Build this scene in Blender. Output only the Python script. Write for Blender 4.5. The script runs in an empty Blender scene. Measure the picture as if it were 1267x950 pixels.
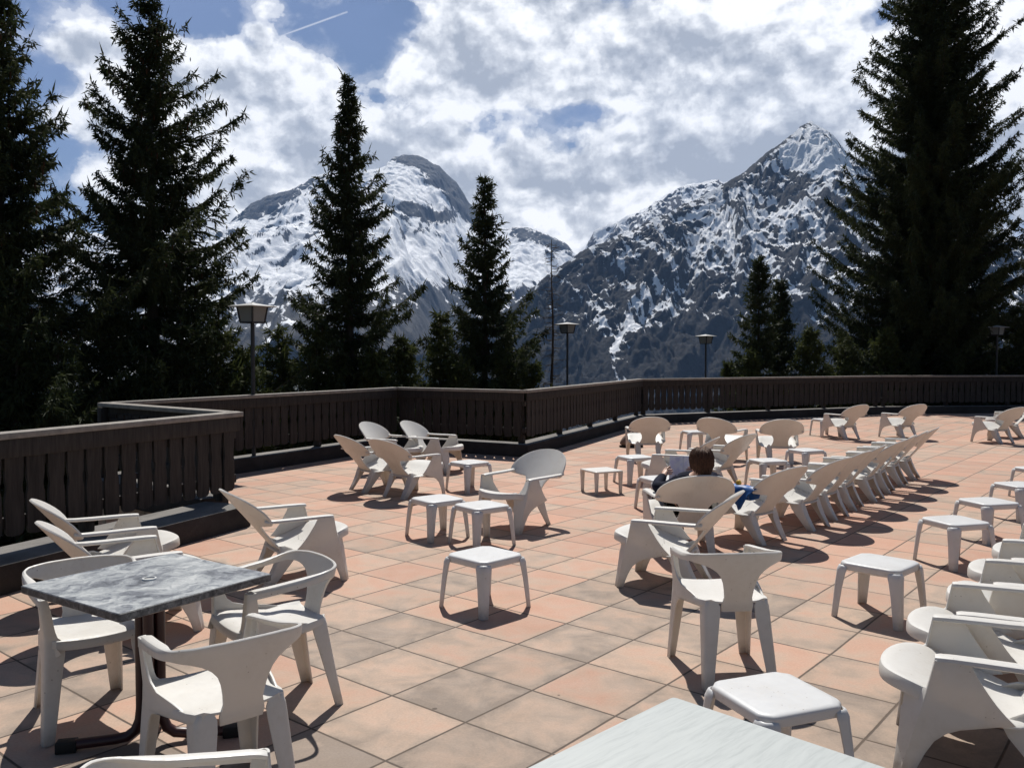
import bpy, math, random
import numpy as np
from mathutils import Vector, Matrix

PI = math.pi
R = math.radians
sc = bpy.context.scene
col = sc.collection
EYE = 1.72
FPX = 1063.0
PITCH = math.atan(35.0 / FPX)

# ------------------------------------------------------------------ helpers
def px_dir(x, y):
    """world direction of a photograph pixel (used to lay the place out)"""
    u = (x - 633.5) / FPX
    v = (475.0 - y) / FPX
    c, s = math.cos(PITCH), math.sin(PITCH)
    return Vector((u, c + v * s, v * c - s))

def ground_at(x, y, z=0.0):
    d = px_dir(x, y)
    k = (z - EYE) / d.z
    return Vector((d.x * k, d.y * k, z))

def tag(o, label=None, cat=None, group=None, kind=None):
    if label: o['label'] = label
    if cat: o['category'] = cat
    if group: o['group'] = group
    if kind: o['kind'] = kind
    return o

def empty(name, loc=(0, 0, 0), rz=0.0):
    o = bpy.data.objects.new(name, None)
    o.empty_display_size = 0.2
    o.location = loc
    o.rotation_euler = (0, 0, rz)
    col.objects.link(o)
    return o

def copy_tree(o, parent=None):
    c = o.copy()
    col.objects.link(c)
    if parent is not None:
        c.parent = parent
    for ch in list(o.children):
        copy_tree(ch, c)
    return c

class MB:
    def __init__(self):
        self.v = []; self.f = []; self.m = []
        self.mi = 0
    def add(self, vs, fs):
        o = len(self.v)
        self.v += [tuple(p) for p in vs]
        self.f += [tuple(i + o for i in f) for f in fs]
        self.m += [self.mi] * len(fs)
        return self
    def sheet(self, rows, closed=False):
        n = len(rows[0]); vs = [p for r in rows for p in r]; fs = []
        for i in range(len(rows) - 1):
            for j in range(n if closed else n - 1):
                k = (j + 1) % n
                fs.append((i * n + j, i * n + k, (i + 1) * n + k, (i + 1) * n + j))
        return self.add(vs, fs)
    def loft(self, rings, cap=True):
        n = len(rings[0])
        self.sheet(rings, True)
        if cap:
            o = len(self.v) - n * len(rings)
            self.f.append(tuple(o + i for i in range(n))[::-1]); self.m.append(self.mi)
            o = len(self.v) - n
            self.f.append(tuple(o + i for i in range(n))); self.m.append(self.mi)
        return self
    def box(self, c, s, rot=None, taper=1.0):
        x, y, z = s[0] / 2, s[1] / 2, s[2] / 2
        t = taper
        vs = [(-x, -y, -z), (x, -y, -z), (x, y, -z), (-x, y, -z), (-x * t, -y * t, z), (x * t, -y * t, z), (x * t, y * t, z), (-x * t, y * t, z)]
        vs = [Vector(p) for p in vs]
        if rot is not None:
            vs = [rot @ p for p in vs]
        vs = [p + Vector(c) for p in vs]
        return self.add(vs, [(3, 2, 1, 0), (4, 5, 6, 7), (0, 1, 5, 4), (1, 2, 6, 5), (2, 3, 7, 6), (3, 0, 4, 7)])
    def tube(self, pts, r, n=10, cap=True):
        pts = [Vector(p) for p in pts]
        rr = r if isinstance(r, (list, tuple)) else [r] * len(pts)
        rings = []
        up = None
        for i, p in enumerate(pts):
            t = (pts[min(i + 1, len(pts) - 1)] - pts[max(i - 1, 0)]).normalized()
            if up is None:
                a = Vector((0, 0, 1)) if abs(t.z) < 0.9 else Vector((1, 0, 0))
                up = (a - t * a.dot(t)).normalized()
            else:
                up = (up - t * up.dot(t)).normalized()
            s = t.cross(up)
            rings.append([p + (up * math.cos(2 * PI * k / n) + s * math.sin(2 * PI * k / n)) * rr[i] for k in range(n)])
        return self.loft(rings, cap)
    def prism(self, poly, z0, z1):
        n = len(poly)
        vs = [(x, y, z0) for x, y in poly] + [(x, y, z1) for x, y in poly]
        fs = [tuple(range(n))[::-1], tuple(range(n, 2 * n))]
        fs += [(i, (i + 1) % n, n + (i + 1) % n, n + i) for i in range(n)]
        return self.add(vs, fs)
    def build(self, name, mats, parent=None, solid=None, bevel=None, sub=0, smooth=35, off=0.0, loc=None, even=True):
        me = bpy.data.meshes.new(name)
        me.from_pydata([tuple(p) for p in self.v], [], self.f)
        mats = mats if isinstance(mats, (list, tuple)) else [mats]
        for m in mats: me.materials.append(m)
        me.polygons.foreach_set('material_index', self.m)
        me.update()
        o = bpy.data.objects.new(name, me)
        col.objects.link(o)
        if parent is not None: o.parent = parent
        if loc is not None: o.location = loc
        mods = False
        if sub:
            md = o.modifiers.new('s', 'SUBSURF'); md.levels = sub; md.render_levels = sub; mods = True
        if solid:
            md = o.modifiers.new('t', 'SOLIDIFY'); md.thickness = solid; md.offset = off; md.use_even_offset = even
            md.thickness_clamp = 0.0; mods = True
        if bevel:
            md = o.modifiers.new('b', 'BEVEL'); md.width = bevel; md.segments = 2; md.limit_method = 'ANGLE'; md.angle_limit = R(40); mods = True
        if mods:
            bpy.context.view_layer.update()
            dg = bpy.context.evaluated_depsgraph_get()
            nm = bpy.data.meshes.new_from_object(o.evaluated_get(dg))
            o.modifiers.clear()
            old = o.data
            o.data = nm
            bpy.data.meshes.remove(old)
            nm.name = name
        if smooth:
            me = o.data
            me.polygons.foreach_set('use_smooth', [True] * len(me.polygons))
            try: me.set_sharp_from_angle(angle=R(smooth))
            except Exception: pass
        return o

def np_mesh(name, verts, faces, mats, parent=None, matidx=None, smooth=False):
    """verts (N,3) float array, faces (M,k) int array"""
    me = bpy.data.meshes.new(name)
    verts = np.asarray(verts, np.float32); faces = np.asarray(faces, np.int32)
    k = faces.shape[1]
    me.vertices.add(len(verts)); me.vertices.foreach_set('co', verts.ravel())
    me.loops.add(faces.size); me.loops.foreach_set('vertex_index', faces.ravel())
    me.polygons.add(len(faces))
    me.polygons.foreach_set('loop_start', np.arange(0, faces.size, k, dtype=np.int32))
    try: me.polygons.foreach_set('loop_total', np.full(len(faces), k, np.int32))
    except Exception: pass
    for m in (mats if isinstance(mats, (list, tuple)) else [mats]): me.materials.append(m)
    if matidx is not None: me.polygons.foreach_set('material_index', np.asarray(matidx, np.int32))
    me.update(calc_edges=True)
    if smooth: me.polygons.foreach_set('use_smooth', np.ones(len(faces), bool))
    o = bpy.data.objects.new(name, me); col.objects.link(o)
    if parent is not None: o.parent = parent
    return o

def lerp(a, b, t): return a + (b - a) * t
def sst(a, b, x):
    t = min(1.0, max(0.0, (x - a) / (b - a))); return t * t * (3 - 2 * t)
def nsst(a, b, x):
    t = np.clip((x - a) / (b - a), 0, 1); return t * t * (3 - 2 * t)
def interp(x, xs, ys):
    return float(np.interp(x, xs, ys))

# ------------------------------------------------------------------ numpy noise
def _hash(ix, iy, seed):
    h = (ix.astype(np.int64) * 374761393 + iy.astype(np.int64) * 668265263 + seed * 974711) & 0xffffffff
    h = ((h ^ (h >> 13)) * 1274126177) & 0xffffffff
    h = (h ^ (h >> 16)) & 0xffffffff
    return h / 4294967295.0
def gnoise(x, y, seed=0):
    ix = np.floor(x); iy = np.floor(y); fx = x - ix; fy = y - iy
    ux = fx * fx * fx * (fx * (fx * 6 - 15) + 10); uy = fy * fy * fy * (fy * (fy * 6 - 15) + 10)
    def g(a, b):
        t = _hash(ix + a, iy + b, seed) * 2 * PI
        return np.cos(t) * (fx - a) + np.sin(t) * (fy - b)
    n = (g(0, 0) * (1 - ux) + g(1, 0) * ux) * (1 - uy) + (g(0, 1) * (1 - ux) + g(1, 1) * ux) * uy
    return n * 1.5
def fbm(x, y, seed=0, o=5, gain=0.5, lac=2.03):
    s = 0; a = 1.0; t = 0
    for i in range(o):
        s = s + a * gnoise(x, y, seed + i * 17); t += a; a *= gain; x = x * lac + 3.7; y = y * lac - 1.3
    return s / t
def ridged(x, y, seed=0, o=5, gain=0.5, lac=2.07):
    s = 0; a = 1.0; t = 0
    for i in range(o):
        n = 1 - np.abs(gnoise(x, y, seed + i * 31)) * 1.6
        s = s + a * n; t += a; a *= gain; x = x * lac + 5.1; y = y * lac + 2.9
    return s / t

# ------------------------------------------------------------------ materials
class NT:
    def __init__(self, name):
        self.m = bpy.data.materials.new(name); self.m.use_nodes = True
        self.t = self.m.node_tree; self.t.nodes.clear()
        self.out = self.n('ShaderNodeOutputMaterial')
    def n(self, kind, **kw):
        nd = self.t.nodes.new(kind)
        for k, v in kw.items(): setattr(nd, k, v)
        return nd
    def link(self, a, b): self.t.links.new(a, b)
    def val(self, sock, v):
        if hasattr(v, 'is_output') or isinstance(v, bpy.types.NodeSocket): self.link(v, sock)
        else: sock.default_value = v
    def math(self, op, a, b=None, c=None, clamp=False):
        nd = self.n('ShaderNodeMath', operation=op); nd.use_clamp = clamp
        self.val(nd.inputs[0], a)
        if b is not None: self.val(nd.inputs[1], b)
        if c is not None: self.val(nd.inputs[2], c)
        return nd.outputs[0]
    def vmath(self, op, a, b=None, out=0):
        nd = self.n('ShaderNodeVectorMath', operation=op)
        self.val(nd.inputs[0], a)
        if b is not None: self.val(nd.inputs[1], b)
        return nd.outputs['Value'] if out == 'v' else nd.outputs[0]
    def ramp(self, x, stops, interp='LINEAR'):
        nd = self.n('ShaderNodeValToRGB'); cr = nd.color_ramp; cr.interpolation = interp
        while len(cr.elements) > 1: cr.elements.remove(cr.elements[-1])
        for i, (p, c) in enumerate(stops):
            e = cr.elements[0] if i == 0 else cr.elements.new(p)
            e.position = p
            if not isinstance(c, (tuple, list)): c = (c, c, c)
            e.color = (*c, 1) if len(c) == 3 else c
        self.val(nd.inputs[0], x)
        return nd.outputs[0]
    def noise(self, vec, scale, detail=5, rough=0.55, dist=0.0, out=0):
        nd = self.n('ShaderNodeTexNoise')
        if vec is not None: self.link(vec, nd.inputs['Vector'])
        nd.inputs['Scale'].default_value = scale; nd.inputs['Detail'].default_value = detail
        nd.inputs['Roughness'].default_value = rough; nd.inputs['Distortion'].default_value = dist
        return nd.outputs[out]
    def mix(self, f, a, b, blend='MIX'):
        nd = self.n('ShaderNodeMix', data_type='RGBA', blend_type=blend)
        self.val(nd.inputs[0], f)
        for s, v in ((nd.inputs[6], a), (nd.inputs[7], b)):
            if isinstance(v, (tuple, list)): s.default_value = (*v, 1) if len(v) == 3 else v
            else: self.link(v, s)
        return nd.outputs[2]
    def coord(self, which='Object'):
        return self.n('ShaderNodeTexCoord').outputs[which]
    def mapping(self, vec, loc=(0, 0, 0), rot=(0, 0, 0), scale=(1, 1, 1)):
        nd = self.n('ShaderNodeMapping'); self.link(vec, nd.inputs[0])
        nd.inputs[1].default_value = loc; nd.inputs[2].default_value = rot; nd.inputs[3].default_value = scale
        return nd.outputs[0]
    def bsdf(self, colr, rough=0.6, spec=0.5, bump=None, bstr=0.3, bdist=0.01, metal=0.0):
        b = self.n('ShaderNodeBsdfPrincipled')
        if isinstance(colr, (tuple, list)): b.inputs['Base Color'].default_value = (*colr, 1)
        else: self.link(colr, b.inputs['Base Color'])
        self.val(b.inputs['Roughness'], rough)
        b.inputs['Specular IOR Level'].default_value = spec
        b.inputs['Metallic'].default_value = metal
        if bump is not None:
            bp = self.n('ShaderNodeBump'); bp.inputs['Strength'].default_value = bstr; bp.inputs['Distance'].default_value = bdist
            self.link(bump, bp.inputs['Height']); self.link(bp.outputs[0], b.inputs['Normal'])
        return b
    def done(self, sh):
        self.link(sh.outputs[0] if hasattr(sh, 'outputs') else sh, self.out.inputs[0]); return self.m

def mat_resin(name, base, dirt):
    t = NT(name); w = t.coord('Object')
    info = t.n('ShaderNodeObjectInfo')
    off = t.vmath('ADD', w, t.n('ShaderNodeCombineXYZ').outputs[0])
    cx = off.node.inputs[1].links[0].from_node
    t.link(t.math('MULTIPLY', info.outputs['Random'], 37.0), cx.inputs[0])
    n1 = t.noise(off, 5.0, 6, 0.6, 0.4)
    n2 = t.noise(off, 42.0, 4, 0.6)
    f = t.math('MULTIPLY', t.ramp(n1, [(0.42, 0.0), (0.72, 1.0)]), t.ramp(n2, [(0.35, 0.25), (0.7, 1.0)]))
    c = t.mix(t.math('MULTIPLY', f, 0.42), base, dirt)
    sp = t.n('ShaderNodeTexVoronoi'); t.link(off, sp.inputs['Vector']); sp.inputs['Scale'].default_value = 34
    spk = t.math('MULTIPLY', t.math('LESS_THAN', sp.outputs['Distance'], 0.10), t.math('GREATER_THAN', n1, 0.55))
    c = t.mix(t.math('MULTIPLY', spk, 0.65), c, (0.16, 0.13, 0.10))
    so_ = t.n('ShaderNodeSeparateXYZ'); t.link(w, so_.inputs[0])
    lowz = t.math('SUBTRACT', 1.0, t.math('MULTIPLY', so_.outputs[2], 11.0), clamp=True)     # splashed feet
    c = t.mix(t.math('MULTIPLY', t.math('MULTIPLY', lowz, n2), 0.8), c, (0.25, 0.19, 0.14))
    b = t.bsdf(c, t.ramp(n2, [(0.3, 0.34), (0.7, 0.55)]), 0.45, n2, 0.12, 0.004)
    tr = t.n('ShaderNodeBsdfTranslucent'); tr.inputs[0].default_value = (0.80, 0.64, 0.47, 1)
    mx = t.n('ShaderNodeMixShader'); mx.inputs[0].default_value = 0.15
    t.link(b.outputs[0], mx.inputs[1]); t.link(tr.outputs[0], mx.inputs[2])
    return t.done(mx)

def mat_tiles():
    t = NT('terracotta_tiles'); p = t.coord('Object')
    a = 0.687; S = 0.503
    e1 = (math.sin(a), math.cos(a), 0); e2 = (math.cos(a), -math.sin(a), 0)
    p0 = (0.101, 4.371, 0)
    q = t.vmath('SUBTRACT', p, p0)
    u = t.math('DIVIDE', t.vmath('DOT_PRODUCT', q, e1, 'v'), S)
    v = t.math('DIVIDE', t.vmath('DOT_PRODUCT', q, e2, 'v'), S)
    # slightly uneven laying: each course is shifted a little
    fu, fv = t.math('FLOOR', u), t.math('FLOOR', v)
    jn = t.noise(p, 0.9, 2, 0.5, out=1)
    sep = t.n('ShaderNodeSeparateXYZ'); t.link(jn, sep.inputs[0])
    u2 = t.math('ADD', u, t.math('MULTIPLY', t.math('SUBTRACT', sep.outputs[0], 0.5), 0.05))
    v2 = t.math('ADD', v, t.math('MULTIPLY', t.math('SUBTRACT', sep.outputs[1], 0.5), 0.05))
    fu, fv = t.math('FLOOR', u2), t.math('FLOOR', v2)
    cell = t.n('ShaderNodeCombineXYZ'); t.link(fu, cell.inputs[0]); t.link(fv, cell.inputs[1])
    wn = t.n('ShaderNodeTexWhiteNoise', noise_dimensions='3D'); t.link(cell.outputs[0], wn.inputs['Vector'])
    rnd = wn.outputs['Value']
    wsep = t.n('ShaderNodeSeparateColor'); t.link(wn.outputs['Color'], wsep.inputs[0])
    def edge(x):
        fr = t.math('FRACT', x)
        return t.math('MINIMUM', fr, t.math('SUBTRACT', 1.0, fr))
    eu, ev = edge(u2), edge(v2)
    d = t.math('MINIMUM', eu, ev)
    wob = t.math('MULTIPLY', t.noise(p, 26, 3, 0.6), 0.007)
    dj = t.math('SUBTRACT', d, wob)
    grout = t.math('SUBTRACT', 1.0, t.ramp(dj, [(0.0055, 0.0), (0.0115, 1.0)]))
    # stains: broad patches, blotches inside each tile, fine grain
    off = t.n('ShaderNodeVectorMath', operation='MULTIPLY_ADD')
    t.link(wn.outputs['Color'], off.inputs[0]); off.inputs[1].default_value = (13, 9, 7); t.link(p, off.inputs[2])
    big = t.noise(p, 0.42, 4, 0.6, 0.3)
    mid = t.noise(off.outputs[0], 3.3, 6, 0.62, 0.5)
    mid2 = t.noise(off.outputs[0], 5.5, 7, 0.7, 0.2)
    fine = t.noise(p, 85, 5, 0.7)
    spx = t.n('ShaderNodeSeparateXYZ'); t.link(p, spx.inputs[0])
    far = t.math('MULTIPLY', t.math('SUBTRACT', spx.outputs[1], 5.6), 0.075)     # tiles turn greyer towards the near end of the floor
    far = t.math('MINIMUM', far, 0.14)
    k = t.math('ADD', t.math('MULTIPLY', t.math('SUBTRACT', mid, 0.5), 1.25), t.math('ADD', t.math('MULTIPLY', rnd, 0.50), t.math('MULTIPLY', t.math('SUBTRACT', big, 0.5), 0.5)))
    k = t.math('ADD', k, t.math('ADD', far, 0.19))
    # a worn rim round every tile
    rim = t.math('MULTIPLY', t.math('SUBTRACT', 1.0, t.ramp(d, [(0.0, 0.0), (0.16, 1.0)])), t.ramp(mid2, [(0.35, 0.0), (0.65, 0.55)]))
    k = t.math('SUBTRACT', k, t.math('MULTIPLY', rim, 0.5))
    c = t.ramp(k, [(0.0, (0.240, 0.190, 0.153)), (0.18, (0.325, 0.250, 0.195)), (0.38, (0.415, 0.295, 0.222)), (0.60, (0.445, 0.276, 0.200)), (0.95, (0.445, 0.247, 0.172))])
    c = t.mix(t.math('MULTIPLY', t.ramp(mid2, [(0.57, 0.0), (0.82, 1.0)]), 0.24), c, (0.27, 0.215, 0.165))
    c = t.mix(0.35, c, t.ramp(fine, [(0.3, (0.35, 0.35, 0.35)), (0.7, (0.66, 0.66, 0.66))]), 'OVERLAY')
    c = t.mix(0.2, c, t.ramp(wsep.outputs[1], [(0.0, (0.3, 0.3, 0.3)), (1.0, (0.7, 0.7, 0.7))]), 'OVERLAY')
    # small dark specks
    sp = t.n('ShaderNodeTexVoronoi'); t.link(p, sp.inputs['Vector']); sp.inputs['Scale'].default_value = 3.6
    ssep = t.n('ShaderNodeSeparateColor'); t.link(sp.outputs['Color'], ssep.inputs[0])
    spr = t.math('MULTIPLY', t.math('GREATER_THAN', ssep.outputs[0], 0.6), t.math('LESS_THAN', sp.outputs['Distance'], t.math('MULTIPLY', ssep.outputs[1], 0.055)))
    c = t.mix(t.math('MULTIPLY', spr, 0.75), c, (0.07, 0.05, 0.04))
    c = t.mix(grout, c, t.ramp(mid2, [(0.3, (0.055, 0.042, 0.034)), (0.7, (0.13, 0.095, 0.07))]))
    h = t.math('ADD', t.math('MULTIPLY', t.math('SUBTRACT', 1.0, grout), 1.0), t.math('MULTIPLY', fine, 0.16))
    h = t.math('ADD', h, t.math('MULTIPLY', mid2, 0.2))
    return t.done(t.bsdf(c, t.ramp(mid2, [(0.3, 0.7), (0.7, 0.9)]), 0.3, h, 0.5, 0.006))

def mat_wood(name, c1, c2, along=None, rough=0.8):
    t = NT(name); p = t.coord('Object')
    w = t.mapping(p, scale=(9, 9, 0.9) if along is None else along)
    n = t.noise(w, 3.0, 6, 0.65, 0.3); g = t.noise(t.mapping(p, scale=(60, 60, 3) if along is None else tuple(a * 7 for a in along)), 1.5, 4, 0.7)
    f = t.math('ADD', t.math('MULTIPLY', n, 0.65), t.math('MULTIPLY', g, 0.35))
    c = t.ramp(f, [(0.32, c1), (0.68, c2)])
    return t.done(t.bsdf(c, rough, 0.3, g, 0.4, 0.004))

def mat_plain(name, c, rough=0.6, spec=0.5, var=0.25, scale=8.0, metal=0.0):
    t = NT(name); p = t.coord('Object')
    n = t.noise(p, scale, 5, 0.6)
    cc = t.mix(t.ramp(n, [(0.3, 0.0), (0.75, 1.0)]), tuple(x * (1 - var) for x in c), tuple(min(1, x * (1 + var)) for x in c))
    return t.done(t.bsdf(cc, rough, spec, n, 0.15, 0.005, metal))

def mat_concrete(name, c1, c2):
    t = NT(name); p = t.coord('Object')
    n = t.noise(p, 2.2, 7, 0.65, 0.5); g = t.noise(p, 60, 4, 0.7)
    c = t.ramp(n, [(0.3, c1), (0.7, c2)])
    c = t.mix(0.35, c, t.ramp(g, [(0.3, (0.3, 0.3, 0.3)), (0.7, (0.7, 0.7, 0.7))]), 'OVERLAY')
    return t.done(t.bsdf(c, 0.9, 0.2, g, 0.5, 0.006))

def mat_marble_grey():
    t = NT('grey_marble_laminate'); p = t.coord('Object')
    w = t.noise(p, 3.0, 4, 0.6, out=1)
    q = t.n('ShaderNodeVectorMath', operation='MULTIPLY_ADD'); t.link(w, q.inputs[0]); q.inputs[1].default_value = (0.45, 0.45, 0.45); t.link(p, q.inputs[2])
    m = t.mapping(q.outputs[0], rot=(0, 0, 0.5), scale=(1.0, 1.7, 1.0))
    a = t.noise(m, 5.0, 9, 0.66, 0.8)
    b = t.noise(m, 19.0, 7, 0.7, 0.6)
    f = t.math('ADD', t.math('MULTIPLY', a, 0.68), t.math('MULTIPLY', b, 0.32))
    c = t.ramp(f, [(0.36, (0.05, 0.057, 0.07)), (0.44, (0.14, 0.15, 0.17)), (0.51, (0.27, 0.285, 0.295)), (0.60, (0.43, 0.44, 0.435)), (0.7, (0.53, 0.53, 0.52))])
    return t.done(t.bsdf(c, t.ramp(b, [(0.3, 0.38), (0.7, 0.5)]), 0.4, b, 0.04, 0.002))

def mat_marble_edge():
    t = NT('dark_marble_edge'); p = t.coord('Object')
    b = t.noise(p, 26.0, 7, 0.7, 0.9)
    c = t.ramp(b, [(0.36, (0.025, 0.027, 0.032)), (0.52, (0.09, 0.09, 0.095)), (0.68, (0.2, 0.2, 0.2))])
    return t.done(t.bsdf(c, 0.45, 0.4, b, 0.2, 0.004))

def mat_marble_white():
    t = NT('white_marble_laminate'); p = t.coord('Object')
    w = t.noise(p, 2.0, 4, 0.6, out=1)
    q = t.n('ShaderNodeVectorMath', operation='MULTIPLY_ADD'); t.link(w, q.inputs[0]); q.inputs[1].default_value = (0.07, 0.07, 0.07); t.link(p, q.inputs[2])
    m = t.mapping(q.outputs[0], rot=(0, 0, 0.75), scale=(1.0, 12.0, 1.0))
    a = t.noise(m, 5.0, 9, 0.7, 0.5)
    c = t.ramp(a, [(0.3, (0.35, 0.37, 0.36)), (0.5, (0.435, 0.455, 0.44)), (0.75, (0.48, 0.50, 0.48))])
    return t.done(t.bsdf(c, 0.42, 0.35, a, 0.03, 0.002))

def mat_foliage(name, c1, c2, trans=0.15):
    t = NT(name); p = t.coord('Object')
    n = t.noise(p, 0.9, 3, 0.6); g = t.noise(p, 9.0, 3, 0.6)
    f = t.math('ADD', t.math('MULTIPLY', n, 0.55), t.math('MULTIPLY', g, 0.45))
    c = t.ramp(f, [(0.35, c1), (0.68, c2)])
    d = t.bsdf(c, 0.7, 0.15)
    tr = t.n('ShaderNodeBsdfTranslucent'); t.link(c, tr.inputs[0])
    mx = t.n('ShaderNodeMixShader'); mx.inputs[0].default_value = trans
    t.link(d.outputs[0], mx.inputs[1]); t.link(tr.outputs[0], mx.inputs[2])
    return t.done(mx)

def mat_mountain(name, rock1, rock2, low1, low2, zlow, zhigh, nscale):
    t = NT(name); p = t.coord('Object')
    at = t.n('ShaderNodeAttribute', attribute_name='snow'); sn = at.outputs['Fac']
    n = t.noise(p, nscale, 8, 0.68); g = t.noise(p, nscale * 6, 6, 0.7)
    f = t.math('ADD', sn, t.math('MULTIPLY', t.math('SUBTRACT', n, 0.5), 0.9))
    f = t.math('ADD', f, t.math('MULTIPLY', t.math('SUBTRACT', g, 0.5), 0.35))
    m = t.ramp(f, [(0.465, 0.0), (0.535, 1.0)])
    sp = t.n('ShaderNodeSeparateXYZ'); t.link(p, sp.inputs[0])
    hz = t.n('ShaderNodeMapRange'); t.link(sp.outputs[2], hz.inputs[0]); hz.inputs[1].default_value = zlow; hz.inputs[2].default_value = zhigh
    hh = t.math('ADD', hz.outputs[0], t.math('MULTIPLY', t.math('SUBTRACT', n, 0.5), 0.8), clamp=True)
    rock = t.ramp(g, [(0.3, rock1), (0.7, rock2)])
    low = t.ramp(g, [(0.3, low1), (0.7, low2)])
    c = t.mix(hh, low, rock)
    c = t.mix(m, c, (0.90, 0.915, 0.94))
    return t.done(t.bsdf(c, 0.85, 0.15, g, 0.7, 9.0))

MAT = {}
MAT['resin'] = mat_resin('white_resin', (0.69, 0.673, 0.635), (0.46, 0.41, 0.34))
MAT['resin_cool'] = mat_resin('cool_white_resin', (0.66, 0.665, 0.665), (0.48, 0.45, 0.40))
MAT['tiles'] = mat_tiles()
MAT['plank'] = mat_wood('dark_stained_wood', (0.010, 0.008, 0.007), (0.052, 0.043, 0.037))
MAT['rail'] = mat_wood('weathered_handrail', (0.15, 0.135, 0.12), (0.30, 0.27, 0.235), along=(3, 3, 3))
MAT['kerb'] = mat_concrete('shade_toned_kerb', (0.022, 0.019, 0.018), (0.050, 0.043, 0.040))  # shade of the front face painted in as a near-black concrete tone
MAT['kerb_top'] = mat_concrete('weathered_sunlit_kerb_top', (0.12, 0.113, 0.105), (0.22, 0.205, 0.19))  # weathered concrete, the lighter copy painted for the sunlit top
MAT['marble'] = mat_marble_grey(); MAT['marble_edge'] = mat_marble_edge(); MAT['marble_white'] = mat_marble_white()
MAT['burgundy'] = mat_plain('burgundy_paint', (0.045, 0.014, 0.014), 0.4, 0.5)
MAT['black_rubber'] = mat_plain('black_rubber', (0.012, 0.012, 0.012), 0.6, 0.3)
MAT['black_metal'] = mat_plain('black_painted_metal', (0.014, 0.014, 0.016), 0.5, 0.4)
MAT['ring'] = mat_plain('pale_plastic_ring', (0.6, 0.6, 0.58), 0.4)
MAT['cap'] = mat_plain('grey_zinc_cap', (0.30, 0.30, 0.29), 0.55, 0.5, 0.2)
MAT['bark'] = mat_wood('spruce_bark', (0.025, 0.018, 0.013), (0.075, 0.055, 0.04))
MAT['needle'] = mat_foliage('spruce_needles', (0.016, 0.024, 0.011), (0.062, 0.074, 0.028), 0.25)
MAT['needle2'] = mat_foliage('young_needles', (0.025, 0.036, 0.012), (0.095, 0.108, 0.034), 0.3)
MAT['cone'] = mat_plain('spruce_cones', (0.055, 0.028, 0.014), 0.8, 0.1)

# ------------------------------------------------------------------ furniture
def grid_mesh(mb, pts, keep):
    """pts[i][j] grid, keep(i,j) says whether the cell is built"""
    idx = {}; vs = []; fs = []
    def g(i, j):
        if (i, j) not in idx:
            idx[(i, j)] = len(vs); vs.append(pts[i][j])
        return idx[(i, j)]
    for i in range(len(pts) - 1):
        for j in range(len(pts[0]) - 1):
            if keep(i, j): fs.append((g(i, j), g(i, j + 1), g(i + 1, j + 1), g(i + 1, j)))
    mb.add(vs, fs)

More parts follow.
